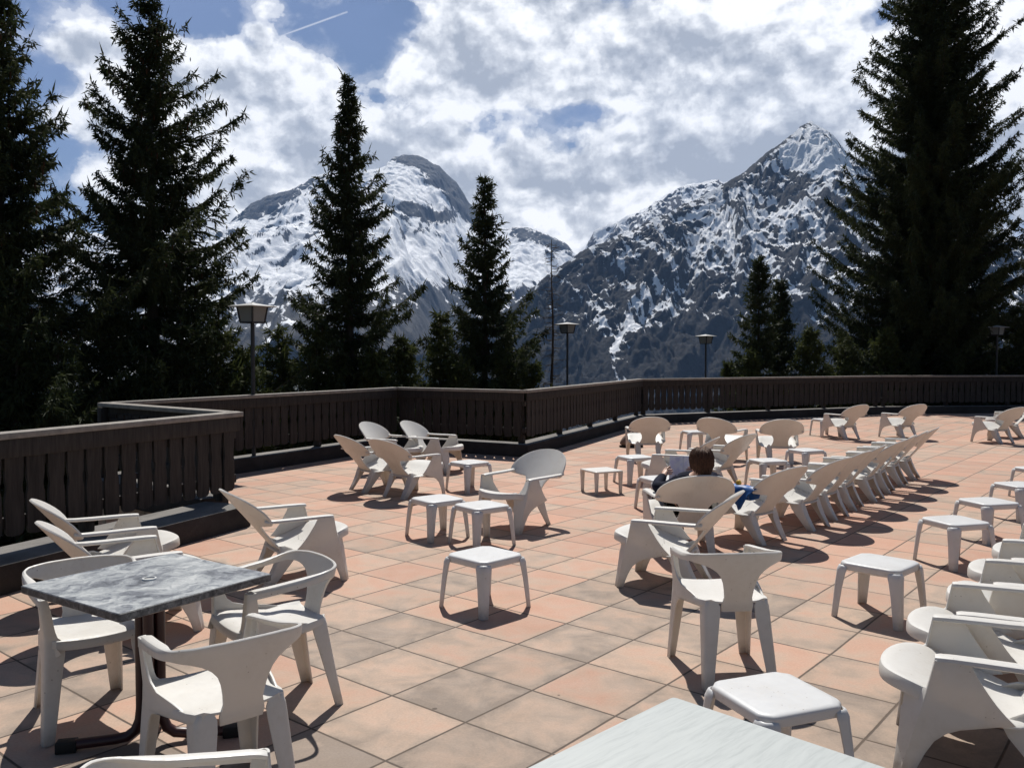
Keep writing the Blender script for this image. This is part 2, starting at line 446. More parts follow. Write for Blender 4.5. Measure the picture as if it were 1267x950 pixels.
def make_lounge_chair(mat):
    root = empty('lounge_chair')
    # back: dome over a central splat
    t0 = 0.270
    def P(x, t):
        c = 0.62 * min(1.0, 0.35 + t * 1.8)
        return (x, -0.15 - 0.643 * t + 0.766 * c * x * x, 0.25 + 0.766 * t + 0.643 * c * x * x)
    ts = [-0.015, 0.02, 0.06, 0.10, 0.15, 0.19, 0.22, 0.245, t0]
    sw = [0.165, 0.150, 0.130, 0.118, 0.115, 0.119, 0.127, 0.140, 0.165]
    rows = []
    nlow = len(ts)
    for t, w in zip(ts, sw):
        rows.append([P(-0.33, t)] * 7 + [P(lerp(-w, w, k / 10), t) for k in range(11)] + [P(0.33, t)] * 7)
    top = [0.285, 0.300] + [0.300 + 0.332 * math.sin(R(a)) for a in (6, 14, 22, 30, 38, 46, 54, 61, 67, 73, 78, 82, 85.5)]
    allt = [t0] + top
    full = []
    for t in allt:
        if t < 0.30: hw = 0.345 - 0.02 * ((0.30 - t) / 0.03) ** 2
        else: hw = 0.345 * math.sqrt(max(0, 1 - ((t - 0.30) / 0.332) ** 2))
        cb = 0.165 * hw / 0.345
        xs = [lerp(-hw, -cb, k / 7) for k in range(7)] + [lerp(-cb, cb, k / 10) for k in range(11)] + [lerp(cb, hw, (k + 1) / 7) for k in range(7)]
        full.append([P(x, t) for x in xs])
    rows = rows[:-1] + full
    b = MB(); grid_mesh(b, rows, lambda i, j: i >= nlow - 1 or 7 <= j < 17)
    # rolled rim round the dome
    b.build('backrest', mat, root, solid=0.013, bevel=0.004, smooth=50)
    # seat
    half = [(-0.180, 0.0), (-0.180, 0.08), (-0.178, 0.150), (-0.155, 0.19), (-0.11, 0.245), (-0.05, 0.288), (0.02, 0.296), (0.09, 0.296), (0.15, 0.295), (0.19, 0.290), (0.23, 0.281), (0.27, 0.264), (0.305, 0.238), (0.335, 0.205), (0.36, 0.166), (0.378, 0.124), (0.389, 0.082), (0.395, 0.040), (0.397, 0.0)]
    outl = [(x, y) for y, x in half] + [(-x, y) for y, x in half[-2:0:-1]]
    def zc(y): return interp(y, (-0.18, -0.11, -0.05, 0.02, 0.09, 0.15, 0.19, 0.23, 0.27, 0.31, 0.35, 0.40), (0.260, 0.260, 0.270, 0.288, 0.311, 0.335, 0.353, 0.369, 0.380, 0.387, 0.389, 0.386))
    rings = []
    for q in (0.03, 0.2, 0.4, 0.6, 0.8, 0.93, 1.0):
        ring = []
        for x, y in outl:
            xx, yy = x * q, 0.11 + (y - 0.11) * q
            ring.append((xx, yy, zc(yy) + 0.012 * ((xx / 0.29) ** 2 - 0.5) + (0.003 if q > 0.9 else 0) - (0.004 if q == 1.0 else 0)))
        rings.append(ring)
    for o, dz in ((0.005, 0.35), (0.006, 1.0)):
        ring = []
        for (x, y), top in zip(outl, rings[6]):
            l = math.hypot(x, y - 0.11)
            ring.append((x + x / l * o, y + (y - 0.11) / l * o, top[2] - (0.008 + 0.044 * sst(0.10, 0.24, y)) * dz))
        rings.append(ring)
    s = MB(); s.sheet(rings, True); s.f.append(tuple(range(len(outl)))[::-1]); s.m.append(0)
    s.build('seat', mat, root, solid=0.010, bevel=0.003, smooth=55)
    dh = MB()          # the row of drain holes
    for k in range(-5, 6):
        yy = 0.03 + 0.018 * abs(k) * 0.5; xx = k * 0.028
        zz = zc(yy) + 0.012 * ((xx / 0.29) ** 2 - 0.5) + 0.0058
        dh.add([(xx + 0.0045 * math.cos(q * PI / 4), yy + 0.0045 * math.sin(q * PI / 4), zz + 0.0045 * math.sin(q * PI / 4) * 0.3) for q in range(8)], [tuple(range(8))])
    dh.build('drain_holes', MAT['black_rubber'], root, smooth=0)
    for sx in (-1, 1):
        a = MB(); rows = []
        for y, xi, xo, z in ((-0.335, 0.318, 0.333, 0.527), (-0.30, 0.296, 0.341, 0.522), (-0.24, 0.276, 0.342, 0.519), (-0.12, 0.268, 0.338, 0.517), (0.02, 0.264, 0.334, 0.517), (0.12, 0.262, 0.331, 0.516), (0.17, 0.263, 0.328, 0.514), (0.19, 0.270, 0.322, 0.511)):
            rows.append([(sx * xi, y, z - 0.012), (sx * (xi + 0.006), y, z), (sx * lerp(xi, xo, 0.5), y, z + 0.004), (sx * (xo - 0.006), y, z), (sx * xo, y, z - 0.012)])
        a.sheet(rows); a.build('armrest', mat, root, solid=0.012, bevel=0.003, smooth=50)
        l = MB(); rows = []
        for z, yf, yb, w in ((0.508, 0.188, 0.065, 0.020), (0.46, 0.198, 0.040, 0.020), (0.42, 0.207, 0.015, 0.022), (0.38, 0.216, -0.012, 0.030), (0.355, 0.222, -0.030, 0.112), (0.32, 0.231, -0.060, 0.106), (0.285, 0.240, -0.095, 0.098), (0.272, 0.244, -0.035, 0.094), (0.256, 0.248, 0.02, 0.099), (0.235, 0.254, 0.095, 0.093), (0.21, 0.260, 0.145, 0.086), (0.17, 0.270, 0.188, 0.077), (0.11, 0.286, 0.222, 0.064), (0.05, 0.301, 0.247, 0.053), (0.0, 0.312, 0.262, 0.046)):
            xo = 0.283 + 0.046 * (z / 0.51)
            r = [(sx * (xo - 0.004 + 0.004 * math.sin(PI * k / 4)), lerp(yb, yf - 0.008, k / 4), z) for k in range(5)]
            r += [(sx * (xo - 0.004), yf - 0.002, z), (sx * (xo - 0.010), yf, z)]
            fw = 0.72 if w > 0.04 else 0.0          # the front face turns forward under the seat tongue
            r += [(sx * lerp(xo - 0.016, xo - w, k / 2), yf + fw * (lerp(0.016, w, k / 2) - 0.010), z) for k in range(3)]
            rows.append(r)
        l.sheet(rows); l.build('leg', mat, root, solid=0.009, bevel=0.0025, smooth=45)
        l = MB(); rows = []
        for z, yr, dy, w, xo in ((0.30, -0.172, 0.03, 0.02, 0.176), (0.275, -0.172, 0.085, 0.045, 0.190), (0.25, -0.176, 0.125, 0.075, 0.205), (0.20, -0.192, 0.115, 0.085, 0.206), (0.14, -0.218, 0.092, 0.078, 0.202), (0.07, -0.256, 0.074, 0.068, 0.196), (0.0, -0.300, 0.062, 0.058, 0.190)):
            r = [(sx * xo, yr + lerp(dy, 0.008, k / 3), z) for k in range(4)] + [(sx * (xo - 0.003), yr + 0.002, z), (sx * (xo - 0.009), yr, z)]
            r += [(sx * lerp(xo - 0.016, xo - w, k / 2), yr + 0.002, z) for k in range(3)]
            rows.append(r)
        l.sheet(rows); l.build('leg', mat, root, solid=0.009, bevel=0.0025, smooth=45)
    return root

def make_bistro_chair(mat):
    root = empty('armchair')
    PA = (0, 0.1, 0.2, 0.3, 0.38, 0.44, 0.49, 0.54, 0.60, 0.68, 0.8, 0.92, 1.0)
    PX_ = (0, 0.052, 0.104, 0.155, 0.195, 0.222, 0.240, 0.250, 0.254, 0.253, 0.246, 0.237, 0.230)
    PY_ = (-0.282, -0.280, -0.275, -0.266, -0.252, -0.235, -0.212, -0.180, -0.135, -0.065, 0.045, 0.150, 0.212)
    def plan(q):
        a = abs(q); sx = -1 if q < 0 else 1
        k = lambda t, Y: sum(interp(min(1, abs(t + d)), PA, Y) * (1 if Y is PY_ or (t + d) >= 0 else -1) for d in (-0.03, -0.015, 0, 0.015, 0.03)) / 5
        return (sx * k(a, PX_), k(a, PY_))
    def ztop(q):
        return interp(abs(q), (0, 0.25, 0.45, 0.55, 0.7, 0.85, 0.95, 1.0), (0.704, 0.702, 0.695, 0.684, 0.664, 0.650, 0.643, 0.634))
    def zbot(x, q):
        if abs(q) > 0.52: return ztop(q) - 0.034
        return interp(abs(x), (0, 0.070, 0.076, 0.082, 0.092, 0.108, 0.130, 0.160, 0.200, 0.245), (0.385, 0.385, 0.430, 0.490, 0.540, 0.580, 0.606, 0.627, 0.643, 0.652))
    qs = sorted(set([round(v, 4) for v in np.linspace(0, 0.12, 5)] + [round(v, 4) for v in np.linspace(0.125, 0.27, 17)] + [round(v, 4) for v in np.linspace(0.29, 1.0, 24)]))
    qs = [-v for v in qs[:0:-1]] + qs
    rows = []
    for q in qs:
        x, y = plan(q); zt = ztop(q); zb = zbot(x, q)
        x2, y2 = plan(min(1, q + 0.012)); x1, y1 = plan(max(-1, q - 0.012))
        tx, ty = x2 - x1, y2 - y1; L = math.hypot(tx, ty); nx, ny = ty / L, -tx / L   # outward
        arm = sst(0.50, 0.72, abs(q)); lean = 0.24 * (1 - sst(0.40, 0.66, abs(q)))
        d = lerp(-0.007, -0.040, arm)
        def pt(o, z):
            k = (z - zt) * lean
            f = 1 + 0.30 * sst(0.47, 0.40, z) * (1 if abs(x) < 0.09 else 0)
            return ((x + nx * (o + k)) * f, y + ny * (o + k), z)
        rows.append([pt(0, lerp(zb, zt - 0.012, k / 7)) for k in range(8)] + [pt(d * 0.18, zt - 0.002), pt(d * 0.55, zt), pt(d, zt - 0.003)])
    b = MB(); b.sheet(rows)
    b.build('backrest', mat, root, solid=0.011, bevel=0.003, smooth=60, even=False)
    # seat
    s = MB(); rows = []
    for y, hw in ((-0.212, 0.140), (-0.195, 0.165), (-0.15, 0.180), (-0.05, 0.193), (0.06, 0.203), (0.15, 0.207), (0.195, 0.202), (0.215, 0.190), (0.225, 0.172)):
        z = 0.432 + 0.012 * sst(0, 0.2, y) - 0.018 * math.exp(-((y + 0.05) / 0.12) ** 2)
        if y > 0.2: z -= (y - 0.2) * 0.35
        r = [(hw * k / 6 * (1 if abs(k) < 6 else 1), y, z + 0.012 * (k / 6) ** 2) for k in range(-6, 7)]
        r = [(r[0][0] - 0.004, y, r[0][2] - 0.028)] + r + [(r[-1][0] + 0.004, y, r[-1][2] - 0.028)]
        rows.append(r)
    rows.append([(x, 0.231, z - 0.018) for x, y, z in rows[-1]])
    rows.append([(x, 0.229, z - 0.018) for x, y, z in rows[-1]])
    s.sheet(rows); s.build('seat', mat, root, solid=0.010, bevel=0.003, smooth=55)
    for sx in (-1, 1):
        l = MB(); rows = []
        for z, yf, wd, w in ((0.640, 0.208, 0.040, 0.030), (0.60, 0.210, 0.048, 0.036), (0.55, 0.212, 0.056, 0.040), (0.51, 0.214, 0.075, 0.042), (0.485, 0.215, 0.105, 0.045), (0.465, 0.216, 0.165, 0.05), (0.45, 0.217, 0.27, 0.065), (0.42, 0.219, 0.40, 0.075), (0.395, 0.221, 0.36, 0.078), (0.383, 0.222, 0.18, 0.078), (0.365, 0.223, 0.115, 0.076), (0.33, 0.226, 0.09, 0.072), (0.2, 0.234, 0.068, 0.062), (0.1, 0.241, 0.056, 0.054), (0.0, 0.248, 0.046, 0.046)):
            xo = interp(z, (0, 0.40, 0.46, 0.65), (0.236, 0.216, 0.216, 0.236))
            r = [(sx * (xo - 0.050 * sst(0.06, -0.19, lerp(yf - wd, yf - 0.010, k / 8))), lerp(yf - wd, yf - 0.010, k / 8), z) for k in range(9)]
            r += [(sx * (xo - 0.003), yf - 0.003, z), (sx * (xo - 0.010), yf, z)]
            r += [(sx * lerp(xo - 0.018, xo - w, k / 2), yf - 0.001 * k, z) for k in range(3)]
            rows.append(r)
        l.sheet(rows); l.build('leg', mat, root, solid=0.009, bevel=0.003, smooth=45)
        l = MB(); rows = []
        for z, yr, dy, w, xo in ((0.440, -0.208, 0.05, 0.055, 0.160), (0.41, -0.212, 0.08, 0.078, 0.171), (0.37, -0.218, 0.076, 0.080, 0.175), (0.25, -0.238, 0.062, 0.070, 0.182), (0.12, -0.262, 0.050, 0.058, 0.190), (0.0, -0.286, 0.042, 0.048, 0.197)):
            r = [(sx * xo, yr + lerp(dy, 0.010, k / 3), z) for k in range(4)] + [(sx * (xo - 0.003), yr + 0.003, z), (sx * (xo - 0.010), yr, z)]
            r += [(sx * lerp(xo - 0.018, xo - w, k / 2), yr + 0.001, z) for k in range(3)]
            rows.append(r)
        l.sheet(rows); l.build('leg', mat, root, solid=0.009, bevel=0.003, smooth=45)
    return root

def rsq(h, r, n=5, notch=0.0):
    """rounded square ring of half-side h"""
    out = []
    for cx, cy, a0 in ((1, 1, 0), (-1, 1, 90), (-1, -1, 180), (1, -1, 270)):
        for k in range(n):
            a = R(a0 + 90 * k / (n - 1))
            out.append((cx * (h - r) + r * math.cos(a), cy * (h - r) + r * math.sin(a)))
    return out

def make_stool(mat):
    root = empty('plastic_stool')
    H = 0.365; h = 0.200
    t = MB(); rings = []
    for hh, z, r in ((h - 0.014, H - 0.052, 0.034), (h - 0.006, H - 0.046, 0.046), (h - 0.002, H - 0.016, 0.054), (h - 0.004, H - 0.007, 0.056), (h - 0.010, H - 0.001, 0.054), (h - 0.030, H + 0.0005, 0.045), (h - 0.09, H + 0.001, 0.03)):
        ring = []
        for cx, cy in ((1, 1), (-1, 1), (-1, -1), (1, -1)):      # clipped, slightly hollow corners where the legs come up
            a, b = (hh - r, hh), (hh, hh - r)
            m1 = (hh - r * 0.70, hh - r * 0.10); m2 = (hh - r * 0.10, hh - r * 0.70); mm = (hh - r * 0.42, hh - r * 0.42)
            q = [b, m2, mm, m1, a]
            q = [(cx * x, cy * y) for x, y in q]
            ring += q if cx * cy > 0 else q[::-1]
        rings.append([(x, y, z) for x, y in ring])
    t.loft(rings); t.build('stool_top', mat, root, smooth=40)
    for sx, sy in ((1, 1), (-1, 1), (-1, -1), (1, -1)):
        l = MB(); rows = []
        for z, o, w in ((H - 0.024, -0.010, 0.050), (H - 0.028, -0.003, 0.060), (H - 0.036, 0.001, 0.067), (H - 0.046, 0.004, 0.071), (H - 0.052, 0.006, 0.072), (H - 0.075, 0.007, 0.066), (0.2, 0.014, 0.056), (0.1, 0.020, 0.049), (0.0, 0.026, 0.043)):
            e = h + o; rr = min(0.034, w * 0.5)
            pts = [(e - w, e)] + [(e - w * 0.6, e)] + [(e - rr + rr * math.sin(R(a)), e - rr + rr * math.cos(R(a))) for a in (8, 36, 54, 82)] + [(e, e - w * 0.6), (e, e - w)]
            rows.append([(sx * x, sy * y, z) for x, y in pts])
        l.sheet(rows); l.build('leg', mat, root, solid=0.009, bevel=0.0025, smooth=45)
    return root

def make_low_table(mat):
    root = empty('low_side_table')
    H = 0.285; h = 0.20
    t = MB(); rings = []
    for hh, z, r in ((h - 0.002, H - 0.022, 0.018), (h, H - 0.018, 0.02), (h, H - 0.004, 0.02), (h - 0.004, H, 0.018), (h - 0.05, H + 0.001, 0.015)):
        rings.append([(x, y, z) for x, y in rsq(hh, r)])
    t.loft(rings); t.build('table_top', mat, root, smooth=40)
    for sx, sy in ((1, 1), (-1, 1), (-1, -1), (1, -1)):
        l = MB(); c = (sx * (h - 0.026), sy * (h - 0.026))
        l.loft([[(c[0] + x, c[1] + y, z) for x, y in rsq(w, 0.006, 3)] for z, w in ((0, 0.017), (0.15, 0.020), (H - 0.021, 0.024))])
        l.build('leg', mat, root, smooth=40)
    return root

def make_table(name, H, half, top_mat, edge_mat, thick, legmat, rot=0.0, trim=False):
    root = empty(name)
    t = MB(); r = 0.012
    def ring(hh, z): return [(x, y, z) for x, y in rsq(hh, r, 4)]
    t.mi = 0
    t.loft([ring(half - 0.004, H - 0.0005), ring(half - 0.05, H)], cap=False)
    o = len(t.v) - 16; t.f.append(tuple(o + i for i in range(16))); t.m.append(0)
    t.mi = 1
    t.loft([ring(half - 0.006, H - thick), ring(half, H - thick + 0.005), ring(half, H - 0.004), ring(half - 0.004, H - 0.0005)], cap=False)
    o = len(t.v) - 64; t.f.append(tuple(o + i for i in range(16))[::-1]); t.m.append(1)
    t.build('tabletop', [top_mat, edge_mat], root, smooth=35)
    pl = MB(); pl.box((0, 0, H - thick - 0.008), (0.34, 0.34, 0.012)); pl.build('mounting_plate', MAT['black_metal'], root, bevel=0.002)
    for k in range(4):
        a = rot + k * PI / 2
        ca, sa = math.cos(a), math.sin(a)
        prof = [(0.040, H - thick - 0.014), (0.040, 0.4), (0.040, 0.17), (0.046, 0.115), (0.066, 0.068), (0.10, 0.043), (0.15, 0.036), (0.31, 0.030)]
        f = MB(); f.tube([(q * ca, q * sa, z) for q, z in prof], 0.023, 12); ft = f.build('pedestal_leg', legmat, root, smooth=60)
        e = MB(); e.box((0.345 * ca, 0.345 * sa, 0.026), (0.085, 0.058, 0.050), Matrix.Rotation(a, 3, 'Z')); e.build('foot_cap', MAT['black_rubber'], ft, bevel=0.006)
    c = MB(); c.tube([(0, 0, 0.16), (0, 0, H - thick - 0.014)], 0.018, 10); c.build('column_core', legmat, root, smooth=60)
    return root

# ------------------------------------------------------------------ person
def skin_mesh(name, joints, edges, mat, parent, sub=2, root=0):
    """joints: list of (pos, radius or (rx, ry))"""
    me = bpy.data.meshes.new(name)
    me.from_pydata([tuple(j[0]) for j in joints], edges, []); me.update()
    me.materials.append(mat)
    o = bpy.data.objects.new(name, me); col.objects.link(o); o.parent = parent
    sk = o.modifiers.new('skin', 'SKIN'); sk.use_smooth_shade = True
    if not me.skin_vertices: me.skin_vertices.new(name='')
    for i, j in enumerate(joints):
        r = j[1] if isinstance(j[1], tuple) else (j[1], j[1])
        me.skin_vertices[0].data[i].radius = r
        me.skin_vertices[0].data[i].use_root = (i == root)
    sd = o.modifiers.new('sub', 'SUBSURF'); sd.levels = sub; sd.render_levels = sub
    bpy.context.view_layer.update()
    nm = bpy.data.meshes.new_from_object(o.evaluated_get(bpy.context.evaluated_depsgraph_get()))
    o.modifiers.clear(); o.data = nm; nm.name = name
    nm.materials.clear(); nm.materials.append(mat)
    nm.polygons.foreach_set('use_smooth', [True] * len(nm.polygons))
    return o

def make_person():
    """seated low in a lounge chair, local +y is the way she looks"""
    root = empty('person')
    skin = mat_plain('skin', (0.50, 0.29, 0.20), 0.5, 0.4, 0.1)
    black = mat_plain('black_cloth', (0.010, 0.010, 0.012), 0.9, 0.1, 0.4)
    navy = mat_plain('navy_cloth', (0.012, 0.014, 0.028), 0.9, 0.1, 0.4)
    # one continuous body
    J = [((0, -0.06, 0.385), (0.150, 0.100)),      # 0 pelvis
         ((0, -0.16, 0.47), (0.130, 0.090)),       # 1 waist
         ((0, -0.265, 0.575), (0.150, 0.095)),     # 2 chest
         ((0, -0.345, 0.665), (0.120, 0.075)),     # 3 upper chest
         ((0, -0.385, 0.72), (0.052, 0.052)),      # 4 neck
         ((0, -0.392, 0.765), (0.055, 0.060)),     # 5 head base
         ((0, -0.395, 0.815), (0.072, 0.088)),     # 6 face level
         ((0, -0.405, 0.865), (0.074, 0.092)),     # 7 brow
         ((0, -0.410, 0.905), (0.050, 0.065))]     # 8 crown
    E = [(0, 1), (1, 2), (2, 3), (3, 4), (4, 5), (5, 6), (6, 7), (7, 8)]
    def chain(start, pts):
        p = start
        for q in pts:
            J.append(q); E.append((p, len(J) - 1)); p = len(J) - 1
        return p
    hands = {}
    for sx in (-1, 1):
        hx = sx * 0.10
        w = chain(3, [((sx * 0.150, -0.335, 0.650), 0.062), ((sx * 0.235, -0.25, 0.575), 0.050), ((sx * 0.300, -0.13, 0.565), 0.043), ((sx * 0.245, -0.01, 0.605), 0.037), ((sx * 0.170, 0.105, 0.640), 0.028), ((sx * 0.150, 0.150, 0.652), (0.032, 0.018))])
        hands[sx] = w
        palm = chain(w, [((sx * 0.138, 0.185, 0.662), (0.036, 0.014))])
        for k in range(4):   # four fingers closed round the edge of the magazine
            o = (k - 1.5) * 0.018
            b = Vector((sx * 0.132, 0.205, 0.664 + o)); ln = (0.028, 0.032, 0.030, 0.023)[k]
            chain(palm, [(b, 0.0085), (b + Vector((-sx * ln * 0.7, ln * 0.5, 0.002)), 0.008), (b + Vector((-sx * ln * 1.7, ln * 0.35, 0.004)), 0.007), (b + Vector((-sx * ln * 2.3, -ln * 0.1, 0.004)), 0.006)])
        chain(w, [((sx * 0.128, 0.165, 0.690), 0.010), ((sx * 0.108, 0.180, 0.704), 0.0085), ((sx * 0.090, 0.188, 0.710), 0.007)])   # thumb
        chain(0, [((sx * 0.095, 0.02, 0.400), (0.085, 0.080)), ((sx * 0.115, 0.24, 0.470), 0.070), ((sx * 0.120, 0.42, 0.500), 0.055), ((sx * 0.125, 0.50, 0.36), 0.052), ((sx * 0.125, 0.55, 0.20), 0.043), ((sx * 0.125, 0.58, 0.085), 0.036), ((sx * 0.13, 0.64, 0.05), (0.040, 0.034)), ((sx * 0.135, 0.74, 0.035), (0.040, 0.025))])
    body = skin_mesh('body', J, E, skin, root, 2)
    # face: nose, eyes, mouth and ears, so that the head reads from the far side as well
    f = MB()
    f.loft([[(x * s, -0.312 + d, z) for x, z in ((-0.014, 0.79), (0.014, 0.79), (0.006, 0.835), (-0.006, 0.835))] for s, d in ((1.0, -0.02), (0.75, 0.012))])
    f.build('nose', skin, body, sub=2, smooth=180)
    lip = mat_plain('lips', (0.36, 0.13, 0.11), 0.5)
    f = MB(); f.tube([(-0.024, -0.318, 0.770), (-0.01, -0.310, 0.772), (0.01, -0.310, 0.772), (0.024, -0.318, 0.770)], [0.003, 0.006, 0.006, 0.003], 8); f.build('mouth', lip, body, smooth=180)
    for sx in (-1, 1):
        f = MB(); f.tube([(sx * 0.030, -0.330, 0.838), (sx * 0.030, -0.316, 0.838)], [0.012, 0.009], 10); f.build('eye', mat_plain('eye_white', (0.7, 0.7, 0.68), 0.3), body, smooth=60)
        f = MB(); f.tube([(sx * 0.074, -0.40, 0.845), (sx * 0.084, -0.405, 0.83), (sx * 0.080, -0.40, 0.80)], [0.010, 0.016, 0.008], 8); f.build('ear', skin, body, smooth=180)
    # jacket: torso and sleeves, slightly larger than the body
    J2 = [((0, -0.075, 0.400), (0.165, 0.112)), ((0, -0.165, 0.475), (0.150, 0.104)), ((0, -0.265, 0.575), (0.168, 0.108)), ((0, -0.345, 0.662), (0.145, 0.088)), ((0, -0.375, 0.705), (0.075, 0.068))]
    E2 = [(0, 1), (1, 2), (2, 3), (3, 4)]
    for sx in (-1, 1):
        p = 3
        for q in [((sx * 0.155, -0.335, 0.655), 0.074), ((sx * 0.240, -0.25, 0.582), 0.062), ((sx * 0.306, -0.13, 0.572), 0.055), ((sx * 0.248, -0.01, 0.608), 0.048), ((sx * 0.180, 0.090, 0.638), 0.040)]:
            J2.append(q); E2.append((p, len(J2) - 1)); p = len(J2) - 1
    skin_mesh('jacket', J2, E2, navy, root, 2)
    J3 = [((0, -0.06, 0.385), (0.160, 0.108))]; E3 = []
    for sx in (-1, 1):
        p = 0
        for q in [((sx * 0.095, 0.02, 0.403), (0.094, 0.088)), ((sx * 0.115, 0.24, 0.472), 0.079), ((sx * 0.120, 0.42, 0.500), 0.066), ((sx * 0.125, 0.50, 0.36), 0.062), ((sx * 0.125, 0.55, 0.20), 0.056), ((sx * 0.125, 0.575, 0.11), 0.052)]:
            J3.append(q); E3.append((p, len(J3) - 1)); p = len(J3) - 1
    skin_mesh('trousers', J3, E3, black, root, 2)
    for sx in (-1, 1):
        skin_mesh('shoe', [((sx * 0.125, 0.56, 0.055), (0.046, 0.050)), ((sx * 0.13, 0.64, 0.045), (0.047, 0.040)), ((sx * 0.137, 0.76, 0.034), (0.042, 0.030))], [(0, 1), (1, 2)], MAT['black_rubber'], root, 2)
    # hair: a cap of many fine locks that hang over the chair back
    hm = NT('dark_brown_hair'); p = hm.coord('Object')
    n = hm.noise(hm.mapping(p, scale=(60, 60, 5)), 3.0, 4, 0.6)
    hair_mat = hm.done(hm.bsdf(hm.ramp(n, [(0.3, (0.022, 0.011, 0.007)), (0.7, (0.10, 0.046, 0.027))]), 0.65, 0.15))
    rng = random.Random(5); h = MB()
    cap = [((0, -0.425, 0.760), (0.080, 0.070)), ((0, -0.430, 0.83), (0.086, 0.102)), ((0, -0.425, 0.885), (0.080, 0.098)), ((0, -0.42, 0.925), (0.058, 0.066))]
    hair = skin_mesh('hair', cap, [(0, 1), (1, 2), (2, 3)], hair_mat, root, 2)
    for k in range(300):
        a = rng.uniform(-1.9, 1.9)               # round the back of the head
        el = rng.uniform(0.0, 1.25)
        rx, ry, rz = 0.091, 0.108, 0.116
        st = Vector((rx * math.sin(a) * math.cos(el), -0.428 - ry * math.cos(a) * math.cos(el), 0.845 + rz * math.sin(el)))
        z = st.z
        pts = [st]
        end = 0.700 + 0.075 * abs(math.sin(a)) ** 1.5 + rng.uniform(-0.025, 0.05)
        steps = 6
        for q in range(1, steps + 1):
            zz = lerp(st.z, end, q / steps)
            fall = 1.0 if zz < 0.845 else math.sqrt(max(0.0, 1 - ((zz - 0.845) / 0.122) ** 2))
            sp = 1.0 - 0.24 * max(0, (0.81 - zz) / 0.1) + rng.uniform(-0.05, 0.07)
            aa = a + rng.uniform(-0.11, 0.11)
            pts.append(Vector((rx * math.sin(aa) * fall * sp * 1.02, -0.428 - ry * math.cos(aa) * fall * max(sp, 0.97) * 1.04, zz)))
        w = rng.uniform(0.0045, 0.009)
        h.tube(pts, [w * 0.6, w, w, w, w * 0.8, w * 0.55, w * 0.2], 5)
    h.build('lock', hair_mat, hair, smooth=180)
    return root

def make_magazine():
    root = empty('magazine')
    pm = NT('printed_page'); p = pm.coord('Object')
    n = pm.noise(pm.mapping(p, scale=(1, 1, 1)), 16, 3, 0.5)
    pg_ = (pm.bsdf(pm.ramp(n, [(0.42, (0.72, 0.72, 0.74)), (0.58, (0.52, 0.53, 0.68)), (0.66, (0.70, 0.70, 0.74))], 'EASE'), 0.35, 0.5))
    ptr = pm.n('ShaderNodeBsdfTranslucent'); ptr.inputs[0].default_value = (0.8, 0.8, 0.88, 1)
    pmx = pm.n('ShaderNodeMixShader'); pmx.inputs[0].default_value = 0.4
    pm.link(pg_.outputs[0], pmx.inputs[1]); pm.link(ptr.outputs[0], pmx.inputs[2]); page = pm.done(pmx)
    for sx in (-1, 1):
        b = MB(); rows = []
        for i in range(7):
            z = lerp(-0.135, 0.135, i / 6)
            rows.append([(sx * k / 8 * 0.125, 0.06 * math.sin(k / 8 * 2.2) * (1 if sx < 0 else 0.7) - 0.018 * k / 8, z + 0.012 * k / 8) for k in range(9)])
        b.sheet(rows); b.build('page', page, root, solid=0.003, smooth=60)
    return root

def make_draped_jacket():
    """a blue anorak thrown over an armrest: local x runs across the arm, y along it"""
    root = empty('jacket')
    blue = mat_plain('blue_nylon', (0.012, 0.090, 0.30), 0.5, 0.4, 0.3, 14)
    white = mat_plain('white_lining', (0.72, 0.72, 0.70), 0.7)
    yel = mat_plain('yellow_pouch', (0.62, 0.36, 0.03), 0.6)
    rng = random.Random(2)
    b = MB(); rows = []
    for i in range(15):
        y = lerp(-0.15, 0.15, i / 14); q = (y / 0.15)
        ln_o = 0.20 * (1 - 0.60 * min(1.0, abs(q)) ** 1.4) + 0.008 * math.sin(i * 1.7); ln_i = 0.12 * (1 - 0.3 * q * q)
        r = []
        for k in range(9):
            t = k / 8
            r.append((-0.048 - 0.022 * math.sin(t * 2.2) - 0.007 * math.sin(i * 0.9 + t * 3), y * (1 - 0.55 * t), -ln_o * t))
        r = r[::-1]
        for x in (-0.030, 0.0, 0.030): r.append((x, y, 0.016 + 0.006 * math.sin(i * 1.1 + x * 40)))
        for k in range(6):
            t = k / 5
            r.append((0.046 + 0.018 * t + 0.008 * math.sin(i * 1.6 + t * 3), y * (1 - 0.2 * t), -ln_i * t))
        rows.append(r)
    b.sheet(rows); b.build('cloth', blue, root, solid=0.008, smooth=80, even=False)
    w = MB(); rows = []
    for i in range(6):
        t = i / 5
        rows.append([(-0.068 - 0.02 * math.sin(t * 2), 0.155 + k / 4 * 0.045 - 0.05 * t * (k / 4), 0.0 - 0.125 * t * (1 - 0.3 * k / 4)) for k in range(5)])
    w.sheet(rows); w.build('lining', white, root, solid=0.008, smooth=80, even=False)
    y = MB(); y.loft([[(x * s, 0.055 + yy * s, z) for x, yy in rsq(0.022, 0.012, 4)] for z, s in ((0.022, 0.8), (0.035, 1.0), (0.052, 0.9), (0.066, 0.4))]); y.build('pouch', yel, root, smooth=80)
    return root

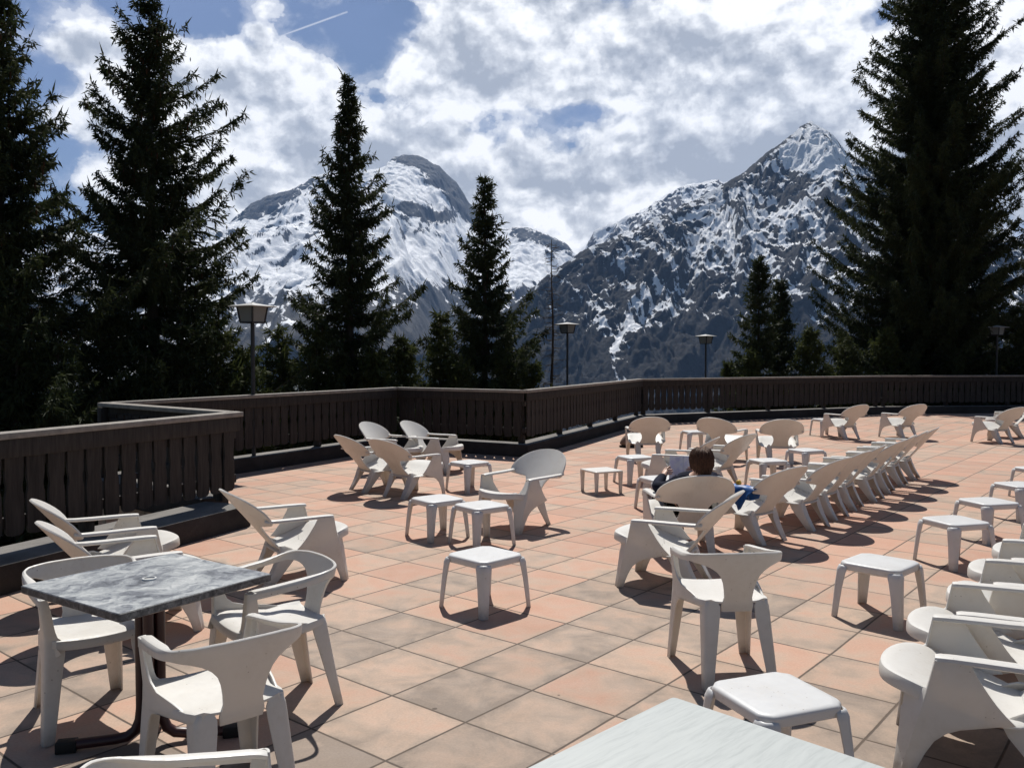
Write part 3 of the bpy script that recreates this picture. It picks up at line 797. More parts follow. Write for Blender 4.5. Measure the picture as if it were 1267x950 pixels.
def make_bag():
    root = empty('slumped_bag')
    m = mat_plain('brown_grey_canvas', (0.20, 0.145, 0.12), 0.85, 0.2, 0.25, 20)
    dark = mat_plain('dark_bag_base', (0.03, 0.027, 0.025), 0.8, 0.2)
    b = MB(); rings = []
    for z, s, lean in ((0.03, 1.0, 0), (0.08, 1.06, 0), (0.16, 0.94, 0.01), (0.23, 0.72, 0.03), (0.28, 0.42, 0.05), (0.295, 0.16, 0.06)):
        rings.append([((0.22 * math.cos(a) * s * (1 + 0.05 * math.sin(3 * a + z * 9))) + lean, 0.13 * math.sin(a) * s * (1 + 0.05 * math.sin(2 * a)), z) for a in [2 * PI * k / 20 for k in range(20)]])
    b.loft(rings); bd = b.build('bag_body', m, root, sub=1, smooth=60)
    d = MB(); d.loft([[(0.23 * math.cos(a) * s, 0.14 * math.sin(a) * s, z) for a in [2 * PI * k / 20 for k in range(20)]] for z, s in ((0, 0.97), (0.012, 1.02), (0.036, 1.0))]); d.build('bag_base', dark, root, smooth=60)
    s = MB(); s.tube([(0.02, -0.02, 0.285), (0.03, -0.05, 0.315), (0.08, -0.04, 0.32), (0.10, 0.0, 0.28)], 0.010, 8); s.build('strap', dark, root, smooth=80)
    return root

# ------------------------------------------------------------------ placing the furniture
def face(o, f):
    o.rotation_euler = (0, 0, math.atan2(-f[0], f[1]))

LOUNGE = [
    # label, x, y, facing, group, cool?
    ('white low lounge chair by the near kerb, farther of two behind the marble table', -2.83, 6.15, (0.82, 0.57), 'rail'),
    ('white low lounge chair by the kerb, the one closer to the grey marble table', -2.36, 5.37, (0.80, 0.60), 'rail'),
    ('white low lounge chair standing alone beyond the corner of the near kerb', -1.66, 6.60, (0.83, 0.55), 'rail'),
    ('white lounge chair seen edge on, leftmost of the four grouped before the recessed railing', -1.76, 11.05, (0.78, 0.62), 'cluster'),
    ('white lounge chair showing its beige outer back, nearest of the group of four', -1.22, 10.55, (0.66, 0.75), 'cluster'),
    ('white lounge chair under the recessed railing showing its inner back, between two others', -1.68, 12.55, (0.92, -0.38), 'cluster'),
    ('white lounge chair by the bend of the railing, farthest of the group of four', -1.14, 12.80, (0.93, -0.36), 'cluster'),
    ('white lounge chair showing its whole round inner back, behind the two paired stools', 0.085, 8.62, (-0.65, -0.75), 'middle'),
    ('white lounge chair squarely from behind with a slumped bag beside it', 2.27, 14.40, (-0.02, 1.0), 'middle'),
    ('white lounge chair turned half away, arm pointing right, with a stool beside its back', 3.50, 14.12, (0.60, 0.80), 'middle'),
    ('white lounge chair seen from behind with two stools in front of its back', 4.30, 13.85, (0.12, 0.99), 'middle'),
    ('white lounge chair near the far railing with a small stool at its arm', 6.86, 17.83, (-0.42, 0.91), 'far'),
    ('white lounge chair standing alone near the far railing, facing it', 8.12, 17.98, (-0.35, 0.94), 'far'),
    ('white lounge chair seen from behind near the far railing, next to a cut off one', 9.55, 17.0, (-0.40, 0.92), 'far'),
    ('white lounge chair cut by the picture edge, tilting back near the far railing', 10.45, 18.1, (-0.93, 0.36), 'far'),
    ('white lounge chair facing the low stools, the closer of two behind the reader', 2.02, 10.62, (-0.90, 0.43), 'middle'),
    ('white lounge chair behind the head of the reader, the farther of two with leaning backs', 2.62, 11.20, (-0.72, 0.69), 'middle'),
    ('white lounge chair with a blue jacket over its armrest', 2.25, 8.05, (-0.62, 0.78), 'row'),
    ('white lounge chair first in the slanting row, next to the blue jacket chair', 2.84, 8.70, (-0.74, 0.67), 'row'),
    ('white lounge chair second in the slanting row, counting from the blue jacket', 3.27, 9.22, (-0.77, 0.64), 'row'),
    ('white lounge chair third in the slanting row, counting from the blue jacket', 3.70, 9.80, (-0.79, 0.61), 'row'),
    ('white lounge chair in the middle of the slanting row of seven', 4.14, 10.39, (-0.81, 0.59), 'row'),
    ('white lounge chair third from the far end of the slanting row', 4.58, 10.98, (-0.83, 0.56), 'row'),
    ('white lounge chair second from the far end of the slanting row', 5.02, 11.56, (-0.84, 0.54), 'row'),
    ('white lounge chair at the far end of the slanting row of seven', 5.45, 12.12, (-0.85, 0.53), 'row'),
    ('white lounge chair in which the dark haired reader sits', 1.52, 7.62, (-0.10, 0.99), 'middle'),
    ('white lounge chair seen from the side between the reader and the upright armchair', 1.20, 6.47, (-0.90, 0.44), 'middle'),
    ('white lounge chair with dirt spots, nearest of the line at the picture edge', 1.98, 3.61, (-0.90, 0.43), 'edge'),
    ('white lounge chair second in the line at the picture edge, arm touching the nearest one', 2.40, 4.18, (-0.90, 0.43), 'edge'),
    ('white lounge chair third in the line of seats at the picture edge', 2.84, 4.72, (-0.90, 0.43), 'edge'),
    ('white lounge chair fourth in the line at the picture edge, mostly cut off', 3.28, 5.26, (-0.90, 0.43), 'edge'),
    ('white lounge chair last in the line at the picture edge, only its seat tip showing', 3.72, 5.78, (-0.90, 0.43), 'edge'),
]
GR = {'rail': 'lounge chairs beside the near railing', 'cluster': 'four lounge chairs before the recessed railing', 'middle': 'lounge chairs scattered over the terrace',
      'far': 'lounge chairs near the far railing', 'row': 'lounge chairs in the slanting row', 'edge': 'lounge chairs lined up at the picture edge'}
rng = random.Random(11)
proto = make_lounge_chair(MAT['resin'])
chairs = []
for i, (lab, x, y, f, g) in enumerate(LOUNGE):
    o = proto if i == 0 else copy_tree(proto)
    o.location = (x + rng.uniform(-0.03, 0.03), y + rng.uniform(-0.03, 0.03), 0); face(o, f); o.rotation_euler.z += rng.uniform(-0.05, 0.05) * (g == 'row')
    tag(o, lab, 'lounge chair', GR[g]); chairs.append(o)

BISTRO = [
    ('cream armchair with its rounded back towards the kerb, behind the grey marble table', -2.02, 4.06, (0.60, -0.80)),
    ('cream armchair at the marble table, turned with its back to the open tiles', -1.18, 4.17, (-0.78, -0.62)),
    ('cream armchair seen from behind, drawn up to the front of the marble table', -1.127, 3.27, (-0.65, 0.76)),
    ('cream armchair of which only the armrest shows at the bottom edge of the picture', -0.760, 2.035, (0.90, 0.44)),
    ('cream armchair seen from behind on its own before the white table corner', 1.154, 4.66, (-0.11, 0.99)),
]
proto = make_bistro_chair(MAT['resin'])
for i, (lab, x, y, f) in enumerate(BISTRO):
    o = proto if i == 0 else copy_tree(proto)
    o.location = (x, y, 0); face(o, f)
    tag(o, lab, 'armchair', 'upright armchairs')

STOOLS = [
    # label, px centre on the ground, yaw deg
    ('white stool standing alone in the middle of the tiles, corner first', (600, 750), 45),
    ('white stool left one of the pair side by side', (541, 663), 38),
    ('white stool right one of the pair, before the lounge chair with the round back', (596, 673), 38),
    ('white stool before the group of four lounge chairs', (581, 606), 42),
    ('white stool behind the low thin legged table', (786, 597.5), 22),
    ('white stool at the arm of the reader', (818, 631), 20),
    ('white stool beyond the chair with the blue jacket, the closer of two', (950, 603), 14),
    ('white stool in front of a chair back, the farther of two beyond the blue jacket', (997, 587), 24),
    ('white stool by the arm of a lounge chair near the far railing', (1020, 539), 15),
    ('white stool behind the reader, beside a chair turned half away', (860, 558), 10),
    ('white stool corner first beside the line of chairs at the picture edge', (1088, 762), 44),
    ('white stool in front of three others, level with the row of chair shadows', (1181, 697), 16),
    ('white stool in the middle of a file of stools at the picture edge', (1222, 667), 14),
    ('white stool cut by the picture edge, behind two other stools', (1262, 641), 14),
    ('white stool farthest in the file at the picture edge, only its leg showing', (1284, 616), 14),
    ('white stool touching the white marble table, largest in view', None, 21),
]
proto = make_stool(MAT['resin_cool'])
for i, (lab, p, yaw) in enumerate(STOOLS):
    o = proto if i == 0 else copy_tree(proto)
    o.location = ground_at(*p) if p else (1.06, 3.42, 0)
    o.rotation_euler = (0, 0, R(yaw))
    tag(o, lab, 'stool', 'white plastic stools')
lt = make_low_table(MAT['resin']); lt.location = ground_at(744, 608.5); lt.rotation_euler = (0, 0, R(25))
tag(lt, 'low white side table with thin straight legs, shorter than the stools', 'side table')

t1 = make_table('cafe_table', 0.735, 0.37, MAT['marble'], MAT['marble_edge'], 0.036, MAT['burgundy'], rot=R(-47 + 4))
t1.location = (-1.60, 3.76, 0); t1.rotation_euler = (0, 0, R(56))
rg = MB()
rg.loft([[(r * math.cos(a), r * math.sin(a), z) for a in [2 * PI * k / 24 for k in range(24)]] for r, z in ((0.031, 0.7355), (0.030, 0.741), (0.024, 0.7415), (0.022, 0.7375))], cap=False)
rg.build('parasol_hole_ring', MAT['ring'], t1, smooth=50)
hl = MB(); hl.prism([(0.0222 * math.cos(2 * PI * k / 20), 0.0222 * math.sin(2 * PI * k / 20)) for k in range(20)], 0.7358, 0.7366); hl.build('parasol_hole_plug', MAT['cap'], t1)
tag(t1, 'square grey marble pattern table on a dark red four tube pedestal', 'table')
t2 = make_table('cafe_table', 0.735, 0.35, MAT['marble_white'], MAT['black_metal'], 0.030, MAT['black_metal'], rot=R(45))
t2.location = (0.467, 1.965, 0); t2.rotation_euler = (0, 0, R(45))
tag(t2, 'white marble pattern table with a dark rim, only its corner in the picture', 'table')

PC = chairs[25]
per = make_person(); per.location = (1.555, 7.64, 0); face(per, (-0.10, 0.99))
tag(per, 'person with dark brown hair and navy jacket reading in a lounge chair', 'person')
mg = make_magazine(); mg.location = (1.57, 7.86, 0.675); mg.rotation_euler = (R(-28), 0, R(-14))
tag(mg, 'open magazine with pale and lavender pages held up by the reader', 'magazine')
JC = chairs[17]
jk = make_draped_jacket()
jr = JC.rotation_euler.z
jl = Matrix.Rotation(jr, 3, 'Z') @ Vector((-0.303, -0.17, 0))
jk.location = (JC.location.x + jl.x, JC.location.y + jl.y, 0.524); jk.rotation_euler = (0, 0, jr)
tag(jk, 'bright blue jacket with white lining hung over a lounge chair armrest', 'jacket')
bg = make_bag(); bg.location = ground_at(781, 553); bg.rotation_euler = (0, 0, 0.2)
tag(bg, 'small brown grey bag slumped on the tiles beside a lounge chair', 'bag')

# ------------------------------------------------------------------ terrace
RZ = 1.135
P0, A1 = Vector((-5.50, 2.48)), Vector((-2.87, 8.95))
B_, C_, D_, E_, F_, G_ = (Vector(p) for p in ((-5.08, 10.75), (-2.14, 15.95), (0.22, 14.62), (3.28, 21.75), (10.9, 25.35), (25.0, 27.0)))

def offset_path(pts, d):
    """offset to the right-hand side of the walking direction"""
    out = []
    for i, p in enumerate(pts):
        ns = []
        if i > 0: t = (p - pts[i - 1]).normalized(); ns.append(Vector((t.y, -t.x)))
        if i < len(pts) - 1: t = (pts[i + 1] - p).normalized(); ns.append(Vector((t.y, -t.x)))
        n = sum(ns, Vector((0, 0))).normalized()
        out.append(p + n * (d / max(0.35, n.dot(ns[0]))))
    return out

def kerb_run(path, f, bk, h=0.215):
    a = offset_path(path, f); b = offset_path(path, -bk)
    m = MB(); rings = []
    for p, q in zip(a, b):
        rings.append([(p.x, p.y, -0.05), (p.x, p.y, h), (q.x, q.y, h), (q.x, q.y, -0.05)])
    m.loft(rings)
    n = len(path)
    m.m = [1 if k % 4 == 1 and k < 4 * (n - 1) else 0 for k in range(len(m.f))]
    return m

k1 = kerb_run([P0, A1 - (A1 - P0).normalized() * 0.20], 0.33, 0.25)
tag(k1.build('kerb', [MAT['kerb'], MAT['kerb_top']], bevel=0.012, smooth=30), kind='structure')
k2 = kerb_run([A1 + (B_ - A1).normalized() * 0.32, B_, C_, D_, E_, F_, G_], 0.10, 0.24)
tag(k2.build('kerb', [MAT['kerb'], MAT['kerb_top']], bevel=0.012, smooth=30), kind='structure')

fl = MB()
edge = [P0, A1] + [B_, C_, D_, E_, F_, G_]
out = offset_path([P0, A1], -0.24) + offset_path([B_, C_, D_, E_, F_, G_], -0.20)
poly = [(-7.5, -6.0), (-7.5, 2.0), (-5.9, 2.5)] + [(p.x, p.y) for p in out] + [(27.0, 27.0), (27.0, -6.0)]
fl.prism(poly[::-1], -3.2, 0.0)
tag(fl.build('terrace_floor', MAT['tiles'], smooth=0), kind='structure')

def railing(p, q, label, first_gap=0.0, last_gap=0.0, seed=0):
    d = q - p; L = d.length; rz = math.atan2(d.y, d.x)
    root = empty('wooden_railing', (p.x, p.y, 0), rz)
    tag(root, label, 'railing', 'dark wooden railings round the terrace')
    rg = random.Random(seed)
    # local x along the run, +y outwards; the boards hang on the terrace side of the posts
    h = MB(); h.box((L / 2, 0.02, RZ - 0.024), (L + 0.06 + last_gap, 0.165, 0.048)); h.build('handrail', MAT['rail'], root, bevel=0.006)
    f = MB(); f.box((L / 2, -0.030, RZ - 0.048 - 0.073), (L - 0.01, 0.028, 0.145)); f.build('fascia_board', MAT['plank'], root, bevel=0.004)
    c = MB(); c.box((L / 2, 0.034, 0.44), (L - 0.01, 0.045, 0.085)); c.build('lower_rail', MAT['plank'], root, bevel=0.004)
    c = MB(); c.box((L / 2, 0.034, 0.90), (L - 0.01, 0.045, 0.085)); c.build('upper_rail', MAT['plank'], root, bevel=0.004)
    pm = MB(); pitch = 0.186; n = int((L - 0.02) / pitch); x0 = (L - n * pitch) / 2
    for i in range(n):
        w = 0.156 + rg.uniform(-0.006, 0.006); xc = x0 + (i + 0.5) * pitch + rg.uniform(-0.004, 0.004)
        zb = 0.325 + rg.uniform(-0.012, 0.012); hw = w / 2; r = 0.05
        lf = [(-hw, 1.0), (-hw, 0.80), (-hw + 0.004, 0.765), (-hw + 0.011, 0.735), (-hw + 0.013, 0.71), (-hw + 0.011, 0.685), (-hw + 0.004, 0.655), (-hw, 0.62), (-hw, zb + r)]
        lf += [(-hw + r - r * math.cos(R(a)), zb + r - r * math.sin(R(a))) for a in (30, 60, 90)]
        rt = [(-x, z) for x, z in lf[::-1]]
        yy = -0.002 + rg.uniform(-0.003, 0.003)
        poly = [(xc + x, z) for x, z in lf + rt]
        m = len(poly)
        vs = [(x, yy - 0.011, z) for x, z in poly] + [(x, yy + 0.011, z) for x, z in poly]
        fs = [tuple(range(m)), tuple(range(2 * m - 1, m - 1, -1))] + [(k, m + k, m + (k + 1) % m, (k + 1) % m) for k in range(m)]
        pm.add(vs, fs)
    pm.build('plank_panel', MAT['plank'], root, smooth=0)
    np_ = max(2, int(round(L / 1.9)) + 1)
    for i in range(np_):
        x = lerp(0.12, L - 0.12 - (0.15 if last_gap else 0), i / (np_ - 1))
        po = MB(); po.box((x, 0.105, (RZ - 0.05 + 0.217) / 2), (0.095, 0.095, RZ - 0.05 - 0.217)); po.build('post', MAT['plank'], root, bevel=0.006)
    return root

railing(P0, A1, 'dark plank railing nearest the marble table, ending free above a thick kerb', last_gap=0.0, seed=1)
railing(A1 + (B_ - A1).normalized() * 0.06, B_, 'short dark railing running away from the free end into the recess by the spruces', seed=2)
railing(B_, C_, 'dark plank railing at the back of the recess, behind the tall lantern post', seed=3)
railing(C_, D_, 'dark plank railing behind the four grouped lounge chairs', seed=4)
railing(D_, E_, 'dark plank railing slanting back from its projecting bend', seed=5)
railing(E_, F_, 'dark plank railing below the snowy peak with the rock pyramid', seed=6)
railing(F_, G_, 'dark plank railing in the shade of the biggest spruce', seed=7)

# ------------------------------------------------------------------ lanterns
def make_lantern():
    root = empty('street_lamp')
    return root
glassm = NT('opal_lamp_glass')
gb = glassm.bsdf((0.32, 0.33, 0.32), 0.25, 0.5)
gt = glassm.n('ShaderNodeBsdfTranslucent'); gt.inputs[0].default_value = (0.5, 0.51, 0.5, 1)
gx = glassm.n('ShaderNodeMixShader'); gx.inputs[0].default_value = 0.55
glassm.link(gb.outputs[0], gx.inputs[1]); glassm.link(gt.outputs[0], gx.inputs[2])
MAT['opal'] = glassm.done(gx)

def lantern(x, y, ztop, zbase, label, yaw):
    root = empty('street_lamp', (x, y, zbase), yaw)
    tag(root, label, 'street lamp', 'lantern posts beyond the railing')
    H = ztop - zbase
    p = MB(); p.tube([(0, 0, 0), (0, 0, 0.9), (0, 0, 0.95), (0, 0, H - 0.32)], [0.055, 0.05, 0.032, 0.030], 10); p.build('post', MAT['black_metal'], root, smooth=40)
    c = MB(); zc = H - 0.075
    c.loft([[(sx * hh, sy * hh, z) for sx, sy in ((1, 1), (-1, 1), (-1, -1), (1, -1))] for hh, z in ((0.245, zc - 0.012), (0.25, zc), (0.12, zc + 0.028), (0.03, zc + 0.048), (0.012, zc + 0.060))])
    c.build('lamp_roof', MAT['cap'], root, smooth=0)
    g = MB(); t, b = 0.150, 0.120
    g.loft([[(sx * hh, sy * hh, z) for sx, sy in ((1, 1), (-1, 1), (-1, -1), (1, -1))] for hh, z in ((b, H - 0.305), (t, zc - 0.014))], cap=False)
    g.build('lamp_glass', MAT['opal'], root, solid=0.004, smooth=0)
    for sx, sy in ((1, 1), (-1, 1), (-1, -1), (1, -1)):
        f = MB(); f.tube([(sx * (b + 0.004), sy * (b + 0.004), H - 0.31), (sx * (t + 0.004), sy * (t + 0.004), zc - 0.012)], 0.015, 6)
        f.build('frame_bar', MAT['black_metal'], root)
    f = MB(); f.box((0, 0, H - 0.318), (0.262, 0.262, 0.022)); f.build('lamp_base', MAT['black_metal'], root, bevel=0.004)
    return root

# ------------------------------------------------------------------ ground and mountains
def ground_z(x, y):
    r = np.hypot(x - 6, np.maximum(y, 0) - 10)
    d = np.maximum(0, r - 22)
    z = -3.05 - 0.22 * d - 0.00002 * d * d
    return np.maximum(z, -420 + 6 * gnoise(x * 0.002, y * 0.002, 5))

rr = np.concatenate([[0.5], np.geomspace(3, 16000, 150)])
aa = np.linspace(0, 2 * PI, 181)[:-1]
gx_ = (rr[:, None] * np.sin(aa)[None, :]); gy_ = rr[:, None] * np.cos(aa)[None, :]
gz_ = ground_z(gx_, gy_) + 0.15 * gnoise(gx_ * 0.35, gy_ * 0.35, 9)
V = np.stack([gx_, gy_, gz_], -1).reshape(-1, 3); n = len(aa)
i0 = (np.arange(len(rr) - 1)[:, None] * n + np.arange(n)[None, :]); i1 = (np.arange(len(rr) - 1)[:, None] * n + (np.arange(n) + 1)[None, :] % n)
Fq = np.stack([i0, i1, i1 + n, i0 + n], -1).reshape(-1, 4)[:, ::-1]
gm = NT('alpine_ground'); p = gm.coord('Object')
n1 = gm.noise(p, 0.35, 6, 0.6); n2 = gm.noise(p, 6.0, 5, 0.7)
gf = gm.math('ADD', gm.math('MULTIPLY', n1, 0.5), gm.math('MULTIPLY', n2, 0.5))
MAT['ground'] = gm.done(gm.bsdf(gm.ramp(gf, [(0.35, (0.022, 0.026, 0.014)), (0.5, (0.05, 0.05, 0.025)), (0.68, (0.11, 0.09, 0.055))]), 0.95, 0.1, n2, 0.6, 0.05))
g = np_mesh('ground', V, Fq, MAT['ground'], smooth=True); tag(g, kind='structure')

def ridge_points(pts):
    """(px, py, distance) -> world points on the skyline"""
    out = []
    for x, y, d in pts:
        v = px_dir(x, y); k = d / v.y
        out.append((v.x * k, d, EYE + v.z * k))
    return np.array(out)

def mountain(name, pts, S, nu, nv, slope, mat, snowf, seed, amp, back=0.35, fan=0.0, jag=1.0, curve=0.35, det=1.0):
    Rp = ridge_points(pts)
    xs = Rp[:, 0]
    u = np.linspace(xs[0], xs[-1], nu)
    zr = np.interp(u, xs, Rp[:, 2]); yr = np.interp(u, xs, Rp[:, 1])
    unit = (xs[-1] - xs[0]) / 100.0
    zr = zr + jag * amp * (0.16 * ridged(u / (amp * 1.1), u * 0 + 3.1, seed + 3, 6, 0.6) - 0.10)
    t = np.concatenate([np.linspace(-back, 0, int(nv * 0.16), endpoint=False), np.linspace(0, 1, nv) ** 1.35])
    T, U = np.meshgrid(t, u, indexing='ij')
    s = T * S
    ZR = np.interp(U, u, zr); YR = np.interp(U, u, yr)
    s_abs = np.abs(s)
    X = U * (1 - np.maximum(0, T) * fan)
    Y = YR - s
    # the ridge line is softened further down so that spurs, not the skyline, shape the face
    k = 9
    drop = np.where(s < 0, -s * 0.9, 0)
    base = np.where(s > 0, slope * s * (1 - curve * np.clip(T, 0, 1)), 0)
    Z = ZR - base - drop
    w = nsst(0, 0.13 * S, s_abs)
    w2 = nsst(0, 0.03 * S, s_abs)
    wx = U + 0.55 * amp * fbm(U / (amp * 2.6), s / (amp * 3.4), seed + 50, 4) * 3
    ws = s + 0.35 * amp * fbm(U / (amp * 2.2), s / (amp * 2.8), seed + 60, 4) * 3
    spur = ridged(wx / (amp * 4.2), ws / (amp * 11.0), seed, 4) - 0.62
    gul = ridged((wx + 0.25 * ws) / (amp * 1.15), ws / (amp * 4.6), seed + 7, 5) - 0.6
    fine = ridged(wx / (amp * 0.45), ws / (amp * 0.75), seed + 13, 5, 0.55) - 0.6
    rough = fbm(U / (amp * 0.16), s / (amp * 0.2), seed + 23, 4)
    D = amp * (1.15 * spur * w + det * (0.48 * gul + 0.26 * fine + 0.09 * rough) * w2)
    Z = Z + D
    # slope and hollow measures for where the snow lies
    dzu = np.gradient(Z, axis=1) / np.maximum(1e-3, np.gradient(X, axis=1))
    ds = np.gradient(s, axis=0)
    dzs = np.gradient(Z, axis=0) / np.where(np.abs(ds) < 1e-3, 1e-3, ds)
    steep = np.sqrt(dzu ** 2 + dzs ** 2)
    hollow = -(0.42 * gul + 0.17 * fine) * 2.2
    vx = X; vy = Y; vz = Z - EYE
    depth = vy * math.cos(PITCH) - vz * math.sin(PITCH)
    PX = 633.5 + FPX * vx / depth; PY = 475 - FPX * (vz * math.cos(PITCH) + vy * math.sin(PITCH)) / depth
    snow = snowf(X, Y, Z, U, s, steep, hollow, PX, PY, seed)
    V = np.stack([X, Y, Z], -1).reshape(-1, 3)
    nr, ncol = X.shape
    a = np.arange(nr - 1)[:, None] * ncol + np.arange(ncol - 1)[None, :]
    F = np.stack([a, a + ncol, a + ncol + 1, a + 1], -1).reshape(-1, 4)
    o = np_mesh(name, V, F, mat, smooth=True)
    at = o.data.attributes.new('snow', 'FLOAT', 'POINT'); at.data.foreach_set('value', snow.astype(np.float32).ravel())
    tag(o, kind='structure')
    return o

def blob(PX, PY, lst):
    s = 0
    for x, y, rx, ry, w, rot in lst:
        c, sn = math.cos(R(rot)), math.sin(R(rot))
        dx, dy = PX - x, PY - y
        a = (dx * c + dy * sn) / rx; b = (-dx * sn + dy * c) / ry
        s = s + w * np.exp(-(a * a + b * b))
    return s

# left mountain: broad, mostly snow, with cliff bands
def snow_left(X, Y, Z, U, s, steep, hollow, PX, PY, sd):
    f = 0.95 + 0.18 * hollow - 0.30 * np.clip(steep - 0.66, -0.4, 1.2)
    f += 0.30 * fbm(X / 330, Y / 330, sd + 90, 6)
    f += 0.40 * fbm((X + 0.4 * s) / 85, s / 260, sd + 91, 4) * (0.18 + 1.25 * nsst(480, 390, PX))
    f += blob(PX, PY, [(548, 222, 42, 14, -0.95, 47), (590, 266, 30, 12, -0.8, 50), (508, 197, 28, 8, -0.8, 5), (503, 257, 16, 10, -1.0, 10), (537, 268, 18, 6, -0.85, 5), (520, 285, 16, 5, -0.3, 0),
                       (400, 222, 26, 12, -0.35, -20), (345, 242, 36, 11, -0.7, -18), (314, 262, 20, 11, -0.7, -35), (355, 285, 55, 26, -0.20, 0), (650, 290, 40, 12, -0.55, 12), (690, 305, 24, 10, -0.4, 20), (470, 215, 14, 7, -0.3, 0),
                       (500, 330, 60, 16, 0.25, 0), (640, 330, 40, 16, 0.2, 0), (480, 240, 25, 20, 0.45, 0), (545, 240, 15, 6, 0.3, 45), (590, 300, 35, 18, 0.4, 0), (440, 270, 30, 25, 0.3, 0)])
    low = nsst(320, 400, PY)
    f = f - 0.62 * low + 0.5 * low * fbm((X - 0.5 * s) / 60, s / 300, sd + 95, 5)
    return np.clip(f, 0, 1)
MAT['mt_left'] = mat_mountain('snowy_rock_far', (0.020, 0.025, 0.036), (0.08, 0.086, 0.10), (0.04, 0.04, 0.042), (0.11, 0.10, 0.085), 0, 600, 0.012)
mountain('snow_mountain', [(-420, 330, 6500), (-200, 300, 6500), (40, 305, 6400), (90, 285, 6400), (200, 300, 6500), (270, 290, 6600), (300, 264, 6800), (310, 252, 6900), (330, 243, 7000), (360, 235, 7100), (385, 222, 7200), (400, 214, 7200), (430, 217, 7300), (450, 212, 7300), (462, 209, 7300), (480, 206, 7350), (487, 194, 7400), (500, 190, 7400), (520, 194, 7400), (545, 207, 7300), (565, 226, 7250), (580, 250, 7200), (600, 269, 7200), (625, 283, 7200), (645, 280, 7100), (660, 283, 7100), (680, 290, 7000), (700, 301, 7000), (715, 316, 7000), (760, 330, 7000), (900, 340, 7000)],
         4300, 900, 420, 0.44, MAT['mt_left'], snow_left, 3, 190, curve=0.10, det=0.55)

# middle ridge behind the valley notch
def snow_mid(X, Y, Z, U, s, steep, hollow, PX, PY, sd):
    return np.clip(0.74 + 0.4 * fbm(X / 60, s / 150, sd + 4, 5) + 0.22 * hollow - 0.3 * np.clip(steep - 0.8, -0.4, 1.2) + 0.25 * fbm(X / 260, Y / 260, sd, 5), 0, 1)
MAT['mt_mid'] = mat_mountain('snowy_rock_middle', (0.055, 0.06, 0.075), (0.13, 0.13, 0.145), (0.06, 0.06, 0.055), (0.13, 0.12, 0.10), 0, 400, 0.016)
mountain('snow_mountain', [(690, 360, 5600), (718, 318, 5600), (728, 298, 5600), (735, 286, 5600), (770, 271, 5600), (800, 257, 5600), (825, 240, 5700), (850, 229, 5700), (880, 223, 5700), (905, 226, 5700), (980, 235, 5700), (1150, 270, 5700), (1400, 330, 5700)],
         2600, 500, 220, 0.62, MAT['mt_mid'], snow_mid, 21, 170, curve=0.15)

# right mountain: a rock pyramid with snow in its gullies and woods at its foot
def snow_right(X, Y, Z, U, s, steep, hollow, PX, PY, sd):
    hgt = (Z - 40) / 900.0
    f = 0.35 + 0.36 * np.clip(hgt, -0.4, 1.0) + 0.42 * hollow - 0.16 * np.clip(steep - 0.95, -0.4, 1.0)
    f += 0.22 * fbm(X / 190, Y / 190, sd + 5, 5)
    f += 0.62 * fbm((X - 0.45 * s) / 34, s / 150, sd + 6, 5)
    f += 0.34 * fbm((X - 0.3 * s) / 13, s / 40, sd + 9, 3)
    f += blob(PX, PY, [(965, 232, 26, 22, -0.45, 0), (905, 225, 22, 8, -0.35, -35), (950, 190, 30, 6, -0.4, -40), (1000, 190, 30, 26, 0.30, 0), (940, 270, 60, 30, 0.12, 0), (920, 330, 50, 34, 0.08, 0), (860, 300, 40, 20, 0.05, 0),
                       (866, 262, 34, 5, 0.42, -24), (905, 305, 9, 30, 0.32, -10), (945, 320, 12, 32, 0.30, -20), (862, 345, 40, 6, 0.12, -40), (760, 430, 6, 22, 0.42, 12), (775, 405, 16, 4, 0.3, -60), (745, 405, 5, 18, 0.35, -12), (815, 440, 5, 12, 0.25, 20)])
    f -= 0.55 * nsst(395, 440, PY) * (1 - np.exp(-((PX - 765) / 26) ** 2))
    f -= 0.12 * nsst(780, 700, PX)
    return np.clip(f, 0, 1)
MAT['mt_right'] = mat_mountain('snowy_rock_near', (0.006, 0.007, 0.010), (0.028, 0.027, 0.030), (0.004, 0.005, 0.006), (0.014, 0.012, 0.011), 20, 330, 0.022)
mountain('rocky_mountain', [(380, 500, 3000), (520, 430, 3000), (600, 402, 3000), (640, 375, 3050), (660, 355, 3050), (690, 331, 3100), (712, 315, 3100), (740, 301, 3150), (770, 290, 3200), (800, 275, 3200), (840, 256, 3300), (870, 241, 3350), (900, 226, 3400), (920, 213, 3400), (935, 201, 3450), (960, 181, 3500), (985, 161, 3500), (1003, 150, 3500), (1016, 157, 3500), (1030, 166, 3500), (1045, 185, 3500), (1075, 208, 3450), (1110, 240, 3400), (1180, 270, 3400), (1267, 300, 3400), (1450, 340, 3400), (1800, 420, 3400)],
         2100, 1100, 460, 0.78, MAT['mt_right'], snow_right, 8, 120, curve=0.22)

# ------------------------------------------------------------------ trees
def diamonds(base, dirv, ln, wd, rg):
    """pointed leaf-sized blades: (N,3) bases, unit directions, lengths and widths"""
    N = len(base)
    r = rg.normal(size=(N, 3)); side = np.cross(dirv, r); side /= np.linalg.norm(side, axis=1)[:, None] + 1e-9
    m = base + dirv * (ln * 0.42)[:, None]
    v = np.stack([base, m + side * (wd / 2)[:, None], base + dirv * ln[:, None], m - side * (wd / 2)[:, None]], 1)
    return v.reshape(-1, 3)

